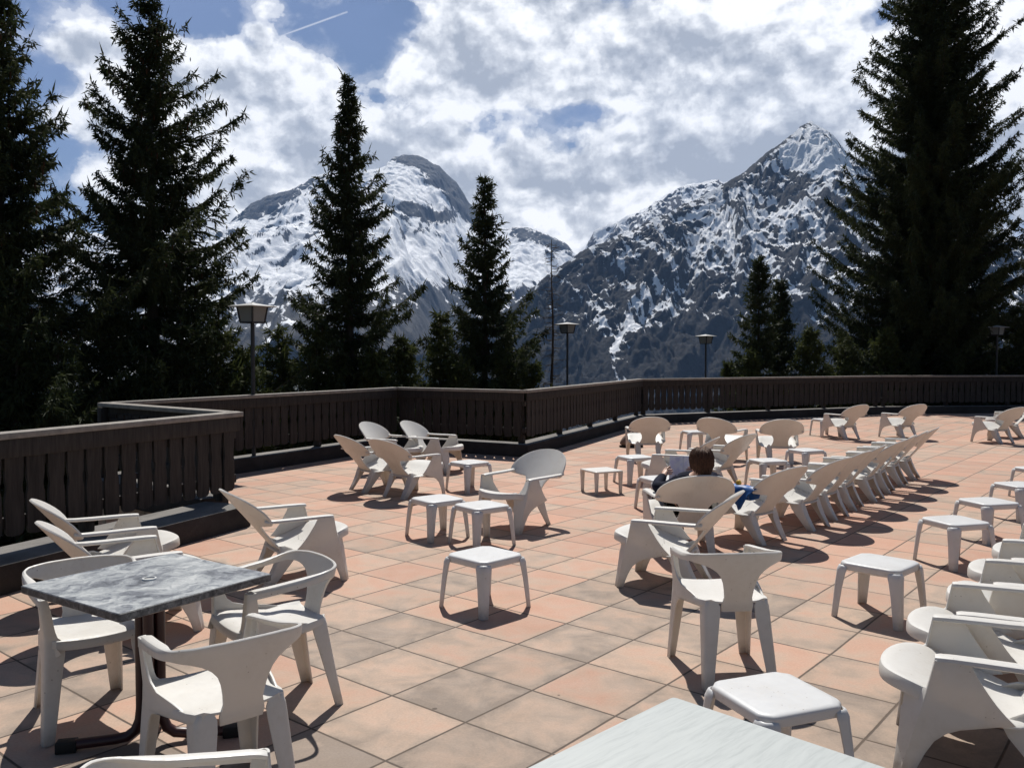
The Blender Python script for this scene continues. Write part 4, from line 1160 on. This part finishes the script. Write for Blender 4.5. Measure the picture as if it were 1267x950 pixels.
def make_spruce(name, label, x, y, H, Rad, seed, mat, fine=1.0, cones=0, group=None, bare=0.0, lean=0.0, cat='spruce', power=0.85, sparse=1.0, rough=True, dense=1.0):
    rg = np.random.default_rng(seed)
    zb = float(ground_z(np.array([x]), np.array([y]))[0]) - 0.1
    root = empty(name, (x, y, zb)); tag(root, label, cat, group)
    H = H - zb
    tr = MB(); tr.tube([(lean * (k / 10) ** 2 + 0.02 * math.sin(k * 2.1 + seed), 0.02 * math.cos(k * 1.7), H * k / 10) for k in range(11)], [max(0.008, 0.017 * H * (1 - k / 10.15)) for k in range(11)], 8)
    V = []; cn = []
    br = tr            # the boughs grow out of the trunk's own mesh
    z = H * 0.10 if bare == 0 else H * bare
    step = 0.36 * fine
    while z < H - 0.12:
        t = z / H
        nb = int(rg.integers(6, 9) * dense) if t < 0.93 else 4
        a0 = rg.uniform(0, 2 * PI)
        tier = (rg.choice([0.72, 0.9, 1.0, 1.12, 1.25]) if dense < 1.3 else rg.uniform(0.78, 0.98)) if rough else 1.0
        for b in range(nb):
            az = a0 + 2 * PI * b / nb + rg.normal(0, 0.22)
            env = max(0.0, 1 - t) ** power * (1 - 0.35 * max(0, 0.18 - t) / 0.18)
            L = Rad * env * (rg.uniform(0.62, 1.12) if b % 3 else rg.uniform(0.25, 0.7)) * tier + 0.10
            if rg.random() < 0.10: L *= 1.25
            if rg.random() > sparse: continue
            up = lerp(-0.30, 0.62, t ** 1.3) + rg.normal(0, 0.14)
            cur = lerp(0.38, 0.10, t)
            hd = np.array([math.sin(az), math.cos(az), 0.0]); sd_ = np.array([hd[1], -hd[0], 0.0])
            z0 = z + rg.uniform(-0.16, 0.16); wb = rg.normal(0, 0.10)
            def pt(s): 
                s = np.asarray(s)
                sag = -0.14 * L * np.sin(s * PI) * (1.1 - t)
                wob_ = wb * L * np.sin(s * 2.6)
                return np.stack([hd[0] * L * s + sd_[0] * wob_, hd[1] * L * s + sd_[1] * wob_, z0 + L * (up * s + cur * s ** 2.2) + sag], -1)
            q = [tuple(p) for p in pt(np.linspace(0, 1, 4))]
            br.tube(q, [0.010 + 0.008 * L, 0.008 + 0.005 * L, 0.006 + 0.002 * L, 0.004], 4, cap=False)
            # side twigs
            nt = max(5, int(L / (0.050 * fine) * (1.0 - 0.45 * sst(0.62, 0.95, t))))
            s = np.sort(rg.uniform(0.05, 1.0, nt * 2)); P = pt(s); T = pt(np.minimum(1.04, s + 0.03)) - pt(s - 0.01); T /= np.linalg.norm(T, axis=1)[:, None]
            sg = np.where(np.arange(len(s)) % 2 == 0, 1.0, -1.0)
            tl = (0.10 + 0.30 * min(L, 2.4) * (1 - s) ** 0.8 * np.clip(s * 4, 0.3, 1) * 0.75) * rg.uniform(0.55, 1.25, len(s))
            dv = T * rg.uniform(0.5, 1.0, len(s))[:, None] + sd_[None, :] * (sg * rg.uniform(0.45, 0.95, len(s)))[:, None] + np.array([0, 0, 1.0])[None, :] * rg.normal(-0.22 - 0.38 * (1 - t), 0.2, len(s))[:, None]
            dv /= np.linalg.norm(dv, axis=1)[:, None]
            V.append(diamonds(P, dv, tl, 0.028 * fine + 0.045 * tl, rg))
            # hanging secondary twigs and needle tufts on every side twig
            m = 5
            for k in range(m):
                fr = rg.uniform(0.05, 1.0, len(s))
                bp = P + dv * (tl * fr)[:, None]
                hang = k < 3
                d2 = dv * rg.uniform(0.2, 0.9, len(s))[:, None] + rg.normal(0, 0.42 if hang else 0.6, (len(s), 3)) + np.array([0, 0, -1.15 * (1 - 0.6 * t) if hang else 0.05])[None, :]
                d2 /= np.linalg.norm(d2, axis=1)[:, None]
                V.append(diamonds(bp, d2, rg.uniform(0.08, 0.21 if hang else 0.14, len(s)) * fine, rg.uniform(0.024, 0.048, len(s)) * fine, rg))
            # thick tufts hugging the bough
            s3 = rg.uniform(0.12, 1.0, nt * 3); P3 = pt(s3); d3 = np.tile(hd * 0.7 + np.array([0, 0, 0.1]), (len(s3), 1)) + rg.normal(0, 0.6, (len(s3), 3)); d3 /= np.linalg.norm(d3, axis=1)[:, None]
            V.append(diamonds(P3, d3, rg.uniform(0.07, 0.16, len(s3)) * fine, rg.uniform(0.024, 0.045, len(s3)) * fine, rg))
            # bare upturned shoot at the tip
            e = pt(np.array([0.97])); dt = T[-1:] * 0.7 + np.array([[0, 0, rg.uniform(0.3, 1.2)]]); dt /= np.linalg.norm(dt)
            V.append(diamonds(e, dt, np.array([rg.uniform(0.16, 0.34)]), np.array([0.034]), rg))
            if cones and t > 0.35 and L > 0.35:
                nc = rg.poisson(cones * (0.5 + t))
                for _ in range(nc):
                    cn.append(pt(np.array([rg.uniform(0.35, 0.98)]))[0] + rg.normal(0, 0.06, 3))
        z += step * lerp(1.05, 0.55, t) * rg.uniform(0.75, 1.25)
    # leader
    N = 90; zz = H - rg.uniform(0, 1, N) ** 1.4 * 1.3; d = rg.normal(0, 0.6, (N, 3)); d[:, 2] = np.abs(d[:, 2]) + 0.5; d /= np.linalg.norm(d, axis=1)[:, None]
    bp = np.stack([lean * (zz / H) ** 2, zz * 0, zz], -1)
    V.append(diamonds(bp, d, rg.uniform(0.06, 0.14, N), rg.uniform(0.02, 0.035, N), rg))
    V.append(diamonds(np.array([[lean, 0, H - 0.5]]), np.array([[0, 0, 1.0]]), np.array([0.5]), np.array([0.035]), rg))
    V = np.concatenate(V); Fq = np.arange(len(V)).reshape(-1, 4)
    tr.build('trunk', MAT['bark'], root, smooth=60)
    np_mesh('crown', V, Fq, mat, parent=root)
    if cn:
        cn = np.array(cn); prof = [(0, 0.004), (-0.02, 0.013), (-0.06, 0.017), (-0.10, 0.013), (-0.13, 0.003)]
        vs = []; fs = []
        for c in cn:
            sc_ = rg.uniform(0.7, 1.25); o = len(vs)
            for dz, r in prof:
                for k in range(5): vs.append((c[0] + r * sc_ * math.cos(k * 2 * PI / 5), c[1] + r * sc_ * math.sin(k * 2 * PI / 5), c[2] + dz * sc_ - 0.02))
            for i in range(4):
                for k in range(5): fs.append((o + i * 5 + k, o + i * 5 + (k + 1) % 5, o + (i + 1) * 5 + (k + 1) % 5, o + (i + 1) * 5 + k))
        oc = np_mesh('cones', np.array(vs), np.array(fs), MAT['cone'], parent=root); oc['kind'] = 'stuff'
    return root

def at_px(px, d): return (px - 633.5) / FPX * d
def top_z(py, d): return EYE + (440 - py) / FPX * d

SPRUCES = [
    # label, px, distance, py of the tip, radius, fine, cones
    ('tall dark spruce cut by the picture edge beside the one with hanging cones', 4, 15.0, -80, 3.3, 0.85, 1.2, 1.15),
    ('tall dark spruce full of hanging cones, its tip at the top of the picture', 190, 19.0, -8, 4.0, 0.95, 1.8, 0.90),
    ('slim dark spruce standing before the snow mountain, between two lantern posts', 433, 23.0, 100, 3.4, 1.05, 0.9, 1.18),
    ('dark spruce with the lower tip, beside the bare larch pole', 600, 26.0, 222, 3.5, 1.15, 0.7, 1.15),
    ('largest and broadest dark spruce, rising past the rock pyramid', 1150, 31.0, -90, 5.4, 1.1, 0.5, 0.68),
    ('small dark spruce in front of the rock pyramid, beside the third lantern post', 938, 30.0, 318, 1.6, 1.2, 0.2, 0.95),
    ('small spruce squeezed between the biggest spruce and its small neighbour', 965, 31.5, 348, 1.7, 1.2, 0.0, 0.9),
    ('dark spruce cut by the picture edge behind the biggest spruce', 1318, 32.0, 150, 4.4, 1.25, 0.3, 0.8),
]
for i, (lab, px, d, py, rad, fine, cones, pw) in enumerate(SPRUCES):
    make_spruce('spruce_tree', lab, at_px(px, d), d, top_z(py, d), rad, 100 + i, MAT['needle'], fine, cones, 'dark spruces beyond the railing', power=pw, dense=2.3 if rad > 5 else 1.15)
YOUNG = [
    (128, 16.5, 372, 1.5), (20, 14.0, 335, 1.6), (72, 14.0, 420, 1.5), (225, 17.2, 395, 1.7), (268, 18.0, 395, 1.7), (345, 20.5, 404, 1.6), (300, 18.6, 428, 1.5), (180, 16.0, 440, 1.6), (392, 21.5, 408, 1.6), (500, 22.5, 420, 1.5),
    (545, 24.0, 388, 1.4), (462, 21.5, 432, 1.6), (655, 25.0, 440, 1.5), (625, 24.5, 436, 1.5), (570, 23.5, 440, 1.5), (1002, 29.0, 404, 1.6), (1045, 28.6, 418, 1.8), (1095, 28.8, 405, 1.9), (1165, 30.5, 398, 2.0), (1205, 31.0, 425, 1.9), (1265, 31.0, 385, 2.0), (905, 30.5, 446, 1.2), (930, 29.0, 432, 1.3),
]
WHERE = ['young green spruce with its pale tip low between the two tallest spruces', 'young green spruce at the picture edge below the cut off spruce', 'low green spruce above the nearest railing', 'young green spruce hugging the cone laden spruce',
         'young green spruce just before the tall lantern post', 'young green spruce just after the tall lantern post', 'low green spruce around the foot of the tall lantern post', 'low green spruce above the corner of the recess', 'young green spruce at the foot of the slim spruce, on the lantern side', 'young green spruce at the foot of the slim spruce, on the open side',
         'young green spruce between the slim spruce and the one with the lower tip', 'low green spruce beneath the slim spruce', 'young green spruce around the bare larch pole', 'low green spruce beneath the one with the lower tip', 'low green spruce behind the bend where the recess ends', 'yellow green young spruce at the skirt of the biggest spruce',
         'low green spruce second along the skirt of the biggest spruce', 'low green spruce third along the skirt of the biggest spruce', 'young green spruce under the trunk of the biggest spruce', 'low green spruce just before the small pale lantern', 'young green spruce around the small pale lantern', 'tiny green spruce next to the third lantern post', 'low green spruce beneath the small dark spruce']
for i, ((px, d, py, rad), lab) in enumerate(zip(YOUNG, WHERE)):
    make_spruce('young_spruce', lab, at_px(px, d), d, top_z(py, d), rad, 300 + i, MAT['needle2'] if d > 17.5 else MAT['needle'], 1.15 if d > 18 else 1.0, 0, 'young spruces close behind the railing', cat='young spruce', power=0.85, rough=False)
# a dead larch: bare pole with short twigs
d = 27.0; lx = at_px(683, d)
zb = float(ground_z(np.array([lx]), np.array([d]))[0]) - 0.1
lr = empty('bare_larch', (lx, d, zb)); tag(lr, 'thin bare larch pole with short leafless twigs', 'larch')
Hh = top_z(297, d) - zb
tb = MB(); tb.tube([(0.03 * math.sin(k), 0, Hh * k / 12) for k in range(13)], [0.075 * (1 - k / 12.6) + 0.006 for k in range(13)], 7); tb.build('trunk', MAT['bark'], lr, smooth=60)
tw = MB(); r2 = random.Random(4)
for k in range(120):
    z = Hh * r2.uniform(0.3, 0.985); a = r2.uniform(0, 2 * PI); L = r2.uniform(0.25, 0.75) * (1.15 - z / Hh) + 0.12
    m1 = (math.sin(a) * L * 0.5, math.cos(a) * L * 0.5, z - 0.03 * L); m2 = (math.sin(a) * L, math.cos(a) * L, z + r2.uniform(-0.12, 0.12))
    tw.tube([(0, 0, z), m1, m2], [0.010, 0.008, 0.004], 4)
    for q in range(3):
        f = r2.uniform(0.4, 1.0); b = (math.sin(a) * L * f, math.cos(a) * L * f, z); a2 = a + r2.choice((-0.9, 0.9))
        tw.tube([b, (b[0] + math.sin(a2) * 0.16, b[1] + math.cos(a2) * 0.16, z + r2.uniform(-0.1, 0.06))], [0.005, 0.003], 3)
tw.build('twigs', MAT['bark'], lr)

for px, d, py, lab, yaw in ((313, 12.9, 373, 'large square lantern on a black post beyond the recessed railing', R(-28)), (702, 24.0, 398, 'square lantern on a thin post before the dark wooded slope, near the bare larch', R(40)), (873, 28.0, 413, 'small square lantern on a thin post below the rock pyramid', R(38)), (1233, 27.3, 402, 'small pale lantern in the shade under the biggest spruce', R(30))):
    x = at_px(px, d); zb = float(ground_z(np.array([x]), np.array([d]))[0]) - 0.05
    lantern(x, d, top_z(py, d), zb, lab, yaw)

# ------------------------------------------------------------------ air, sky, sun
hb = MB(); hb.box((0, 4000, 800), (19000, 9600, 3400))
hm = NT('thin_blue_haze'); pv = hm.n('ShaderNodeVolumePrincipled')
pv.inputs['Color'].default_value = (0.36, 0.58, 1.0, 1); pv.inputs['Density'].default_value = 4.3e-5; pv.inputs['Anisotropy'].default_value = 0.0
hm.link(pv.outputs[0], hm.out.inputs['Volume'])
tag(hb.build('haze', hm.m, smooth=0), kind='stuff')

SUN_EL, SUN_AZ = R(55), R(-2)
sd = Vector((math.sin(SUN_AZ) * math.cos(SUN_EL), math.cos(SUN_AZ) * math.cos(SUN_EL), math.sin(SUN_EL)))
sl = bpy.data.lights.new('sun', 'SUN'); sl.energy = 4.9; sl.angle = R(0.55); sl.color = (1.0, 0.965, 0.905)
so = bpy.data.objects.new('sun', sl); so.rotation_euler = (-sd).to_track_quat('-Z', 'Y').to_euler(); so.location = (0, 0, 30); col.objects.link(so)

world = bpy.data.worlds.new('World'); sc.world = world; world.use_nodes = True
world.cycles.sampling_method = 'MANUAL'; world.cycles.sample_map_resolution = 512
class WT(NT):
    def __init__(self, w):
        self.t = w.node_tree; self.t.nodes.clear(); self.out = self.n('ShaderNodeOutputWorld')
w = WT(world)
sky = w.n('ShaderNodeTexSky'); sky.sky_type = 'NISHITA'; sky.sun_disc = False
sky.sun_elevation = SUN_EL; sky.sun_rotation = SUN_AZ; sky.altitude = 1700; sky.air_density = 1.0; sky.dust_density = 0.6; sky.ozone_density = 1.5
dirv = w.coord('Generated')
sp = w.n('ShaderNodeSeparateXYZ'); w.link(dirv, sp.inputs[0])
Az = w.math('ARCTAN2', sp.outputs[0], sp.outputs[1]); El = w.math('ARCSINE', sp.outputs[2])
pc = w.n('ShaderNodeCombineXYZ'); w.link(Az, pc.inputs[0]); w.link(w.math('MULTIPLY', El, 1.25), pc.inputs[1])
pc.inputs[2].default_value = 0.37
def cnoise(dx, dy, scale=6.0, det=11, rough=0.56, dist=0.25):
    m = w.mapping(pc.outputs[0], loc=(dx, dy, 0))
    o = w.noise(m, scale, det, rough, dist); o.node.noise_dimensions = '2D'
    return o
def gauss(px, py, rx, ry, wt):
    v = px_dir(px, py).normalized(); a = math.atan2(v.x, v.y); e = math.asin(v.z)
    da = w.math('DIVIDE', w.math('SUBTRACT', Az, a), rx / FPX); de = w.math('DIVIDE', w.math('SUBTRACT', El, e), ry / FPX)
    q = w.math('ADD', w.math('MULTIPLY', da, da), w.math('MULTIPLY', de, de))
    return w.math('MULTIPLY', w.math('EXPONENT', w.math('MULTIPLY', q, -1.0)), wt)
def gsum(lst):
    s = None
    for g_ in lst:
        v = gauss(*g_); s = v if s is None else w.math('ADD', s, v)
    return s
def billow(dx, dy):
    m = w.mapping(pc.outputs[0], loc=(dx, dy, 0))
    wv = w.n('ShaderNodeVectorMath', operation='MULTIPLY_ADD'); nz = w.noise(m, 11.0, 3, 0.6, 0.0, out=1); nz.node.noise_dimensions = '2D'; w.link(nz, wv.inputs[0]); wv.inputs[1].default_value = (0.075, 0.075, 0); w.link(m, wv.inputs[2])
    v = w.n('ShaderNodeTexVoronoi'); v.voronoi_dimensions = '2D'; v.feature = 'SMOOTH_F1'; v.normalize = True; w.link(wv.outputs[0], v.inputs['Vector'])
    v.inputs['Scale'].default_value = 10.5; v.inputs['Detail'].default_value = 4.5; v.inputs['Roughness'].default_value = 0.55; v.inputs['Smoothness'].default_value = 0.35
    return w.math('SUBTRACT', 1.0, v.outputs['Distance'])
def field(dx, dy):
    return w.math('ADD', w.math('MULTIPLY', cnoise(dx, dy, 5.0, 12, 0.57, 0.0), 0.90), w.math('MULTIPLY', billow(dx, dy), 0.40))
n1 = field(0, 0); n1u = field(0.006, 0.040); n1s = field(0.003, 0.013)
n2 = cnoise(0.5, 0.9, 15, 9, 0.6, 0.2)
cov = gsum([(240, 105, 150, 50, 0.22), (330, 160, 120, 70, 0.20), (130, 62, 60, 20, 0.15), (100, 142, 80, 22, 0.22), (560, 90, 150, 50, 0.20), (760, 60, 170, 70, 0.24), (930, 110, 170, 110, 0.22), (690, 255, 150, 70, 0.28), (470, 175, 80, 40, 0.22), (340, 250, 120, 70, 0.20), (1180, 120, 110, 140, 0.22), (1000, 20, 90, 40, 0.10), (860, 230, 150, 60, 0.22), (200, 250, 100, 60, 0.14), (318, 38, 16, 8, 0.20), (640, 15, 110, 30, 0.10),
            (200, 20, 190, 34, -0.22), (40, 105, 70, 60, -0.22), (445, 60, 60, 62, -0.24), (395, 118, 30, 16, -0.08), (560, 18, 60, 24, -0.16), (650, 145, 50, 18, -0.10), (740, 134, 60, 14, -0.10), (560, 142, 60, 20, -0.15), (610, 170, 30, 20, -0.10), (480, 130, 40, 16, -0.12), (1082, 28, 45, 34, -0.24), (895, 135, 50, 34, -0.21), (880, 60, 30, 20, -0.08), (285, 205, 50, 34, -0.20), (40, 195, 70, 50, -0.14)])
F = w.math('ADD', n1, cov)
alpha = w.ramp(F, [(0.672, 0.0), (0.705, 0.55), (0.77, 1.0)], 'EASE')
thin = w.math('MULTIPLY', w.ramp(w.math('ADD', F, w.math('MULTIPLY', w.math('SUBTRACT', n2, 0.5), 0.45)), [(0.58, 0.0), (0.74, 1.0)], 'EASE'), 0.32)
alpha = w.math('MAXIMUM', alpha, thin)
lit = w.math('ADD', w.math('MULTIPLY', w.math('SUBTRACT', n1, n1u), 2.3), w.math('MULTIPLY', w.math('SUBTRACT', n1, n1s), 2.6))
grey = gsum([(805, 45, 80, 36, 0.34), (720, 232, 100, 36, 0.42), (600, 245, 60, 26, 0.15), (650, 178, 60, 22, 0.12), (980, 75, 60, 40, 0.16), (470, 198, 50, 16, 0.16), (1190, 190, 80, 60, 0.16), (340, 178, 80, 18, 0.16), (820, 195, 60, 22, 0.12), (560, 215, 60, 20, 0.12)])
br = w.math('ADD', w.math('SUBTRACT', w.math('ADD', w.math('SUBTRACT', 0.87, w.math('MULTIPLY', w.math('SUBTRACT', F, 0.72, clamp=True), 0.55)), lit), grey), w.math('MULTIPLY', w.math('SUBTRACT', n2, 0.5), 0.22))
ccol = w.ramp(br, [(0.35, (0.38, 0.41, 0.47)), (0.60, (0.58, 0.605, 0.655)), (0.80, (0.84, 0.855, 0.885)), (0.95, (1.0, 1.0, 1.0))])
# a straight vapour trail
va, vb = px_dir(322, 54).normalized(), px_dir(430, 15).normalized()
nn = va.cross(vb).normalized(); mid = ((va + vb) / 2).normalized(); half = (va - vb).length / 2; ax = (vb - va).normalized()
dist = w.math('ABSOLUTE', w.vmath('DOT_PRODUCT', dirv, tuple(nn), 'v'))
along = w.math('DIVIDE', w.vmath('DOT_PRODUCT', dirv, tuple(ax), 'v'), half)
along = w.math('SUBTRACT', along, mid.dot(ax) / half)
trail = w.math('MULTIPLY', w.ramp(w.math('MULTIPLY', dist, FPX), [(0.3, 1.0), (1.0, 0.0)]) if False else w.math('SUBTRACT', 1.0, w.math('MULTIPLY', dist, FPX / 1.4), clamp=True), w.math('MULTIPLY', w.math('LESS_THAN', w.math('ABSOLUTE', along), 1.0), 0.45))
bg1 = w.n('ShaderNodeBackground'); w.link(sky.outputs[0], bg1.inputs[0]); bg1.inputs[1].default_value = 0.05
bg2 = w.n('ShaderNodeBackground'); w.link(ccol, bg2.inputs[0]); bg2.inputs[1].default_value = 1.06
# the clouds hang over the mountains ahead, the rest of the sky is mostly clear
ahead = w.ramp(sp.outputs[1], [(0.45, 0.0), (0.75, 1.0)])
hi = w.math('SUBTRACT', 1.0, w.ramp(El, [(0.42, 0.0), (0.60, 0.9)]))
al = w.math('MULTIPLY', w.math('MAXIMUM', alpha, trail), w.math('MULTIPLY', ahead, hi))
# a thin milky veil of high cloud ahead
bg3 = w.n('ShaderNodeBackground'); bg3.inputs[0].default_value = (0.36, 0.45, 0.80, 1); bg3.inputs[1].default_value = 1.0
veil = w.math('MULTIPLY', w.math('MULTIPLY', ahead, hi), w.ramp(cnoise(0.3, 0.2, 3.0, 6, 0.55, 0.4), [(0.3, 0.14), (0.7, 0.32)]))
mv = w.n('ShaderNodeMixShader'); w.link(veil, mv.inputs[0]); w.link(bg1.outputs[0], mv.inputs[1]); w.link(bg3.outputs[0], mv.inputs[2])
mx = w.n('ShaderNodeMixShader'); w.link(al, mx.inputs[0]); w.link(mv.outputs[0], mx.inputs[1]); w.link(bg2.outputs[0], mx.inputs[2])
w.link(mx.outputs[0], w.out.inputs[0])

# ------------------------------------------------------------------ camera and output
cam = bpy.data.cameras.new('camera'); cam.sensor_width = 36.0; cam.lens = 36.0 * FPX / 1267.0; cam.clip_end = 60000; cam.clip_start = 0.05
co = bpy.data.objects.new('camera', cam); co.location = (0, 0, EYE); co.rotation_euler = (PI / 2 - PITCH, 0, 0); col.objects.link(co)
sc.camera = co
sc.view_settings.view_transform = 'Standard'; sc.view_settings.look = 'None'; sc.view_settings.exposure = 0.28; sc.view_settings.gamma = 1.0; sc.view_settings.use_curve_mapping = False
sc.render.engine = 'CYCLES'
cy = sc.cycles
cy.max_bounces = 8; cy.diffuse_bounces = 4; cy.glossy_bounces = 3; cy.transmission_bounces = 4; cy.volume_bounces = 0; cy.transparent_max_bounces = 8
cy.use_denoising = True
try: cy.denoiser = 'OPENIMAGEDENOISE'
except Exception: pass
cy.sample_clamp_indirect = 6.0
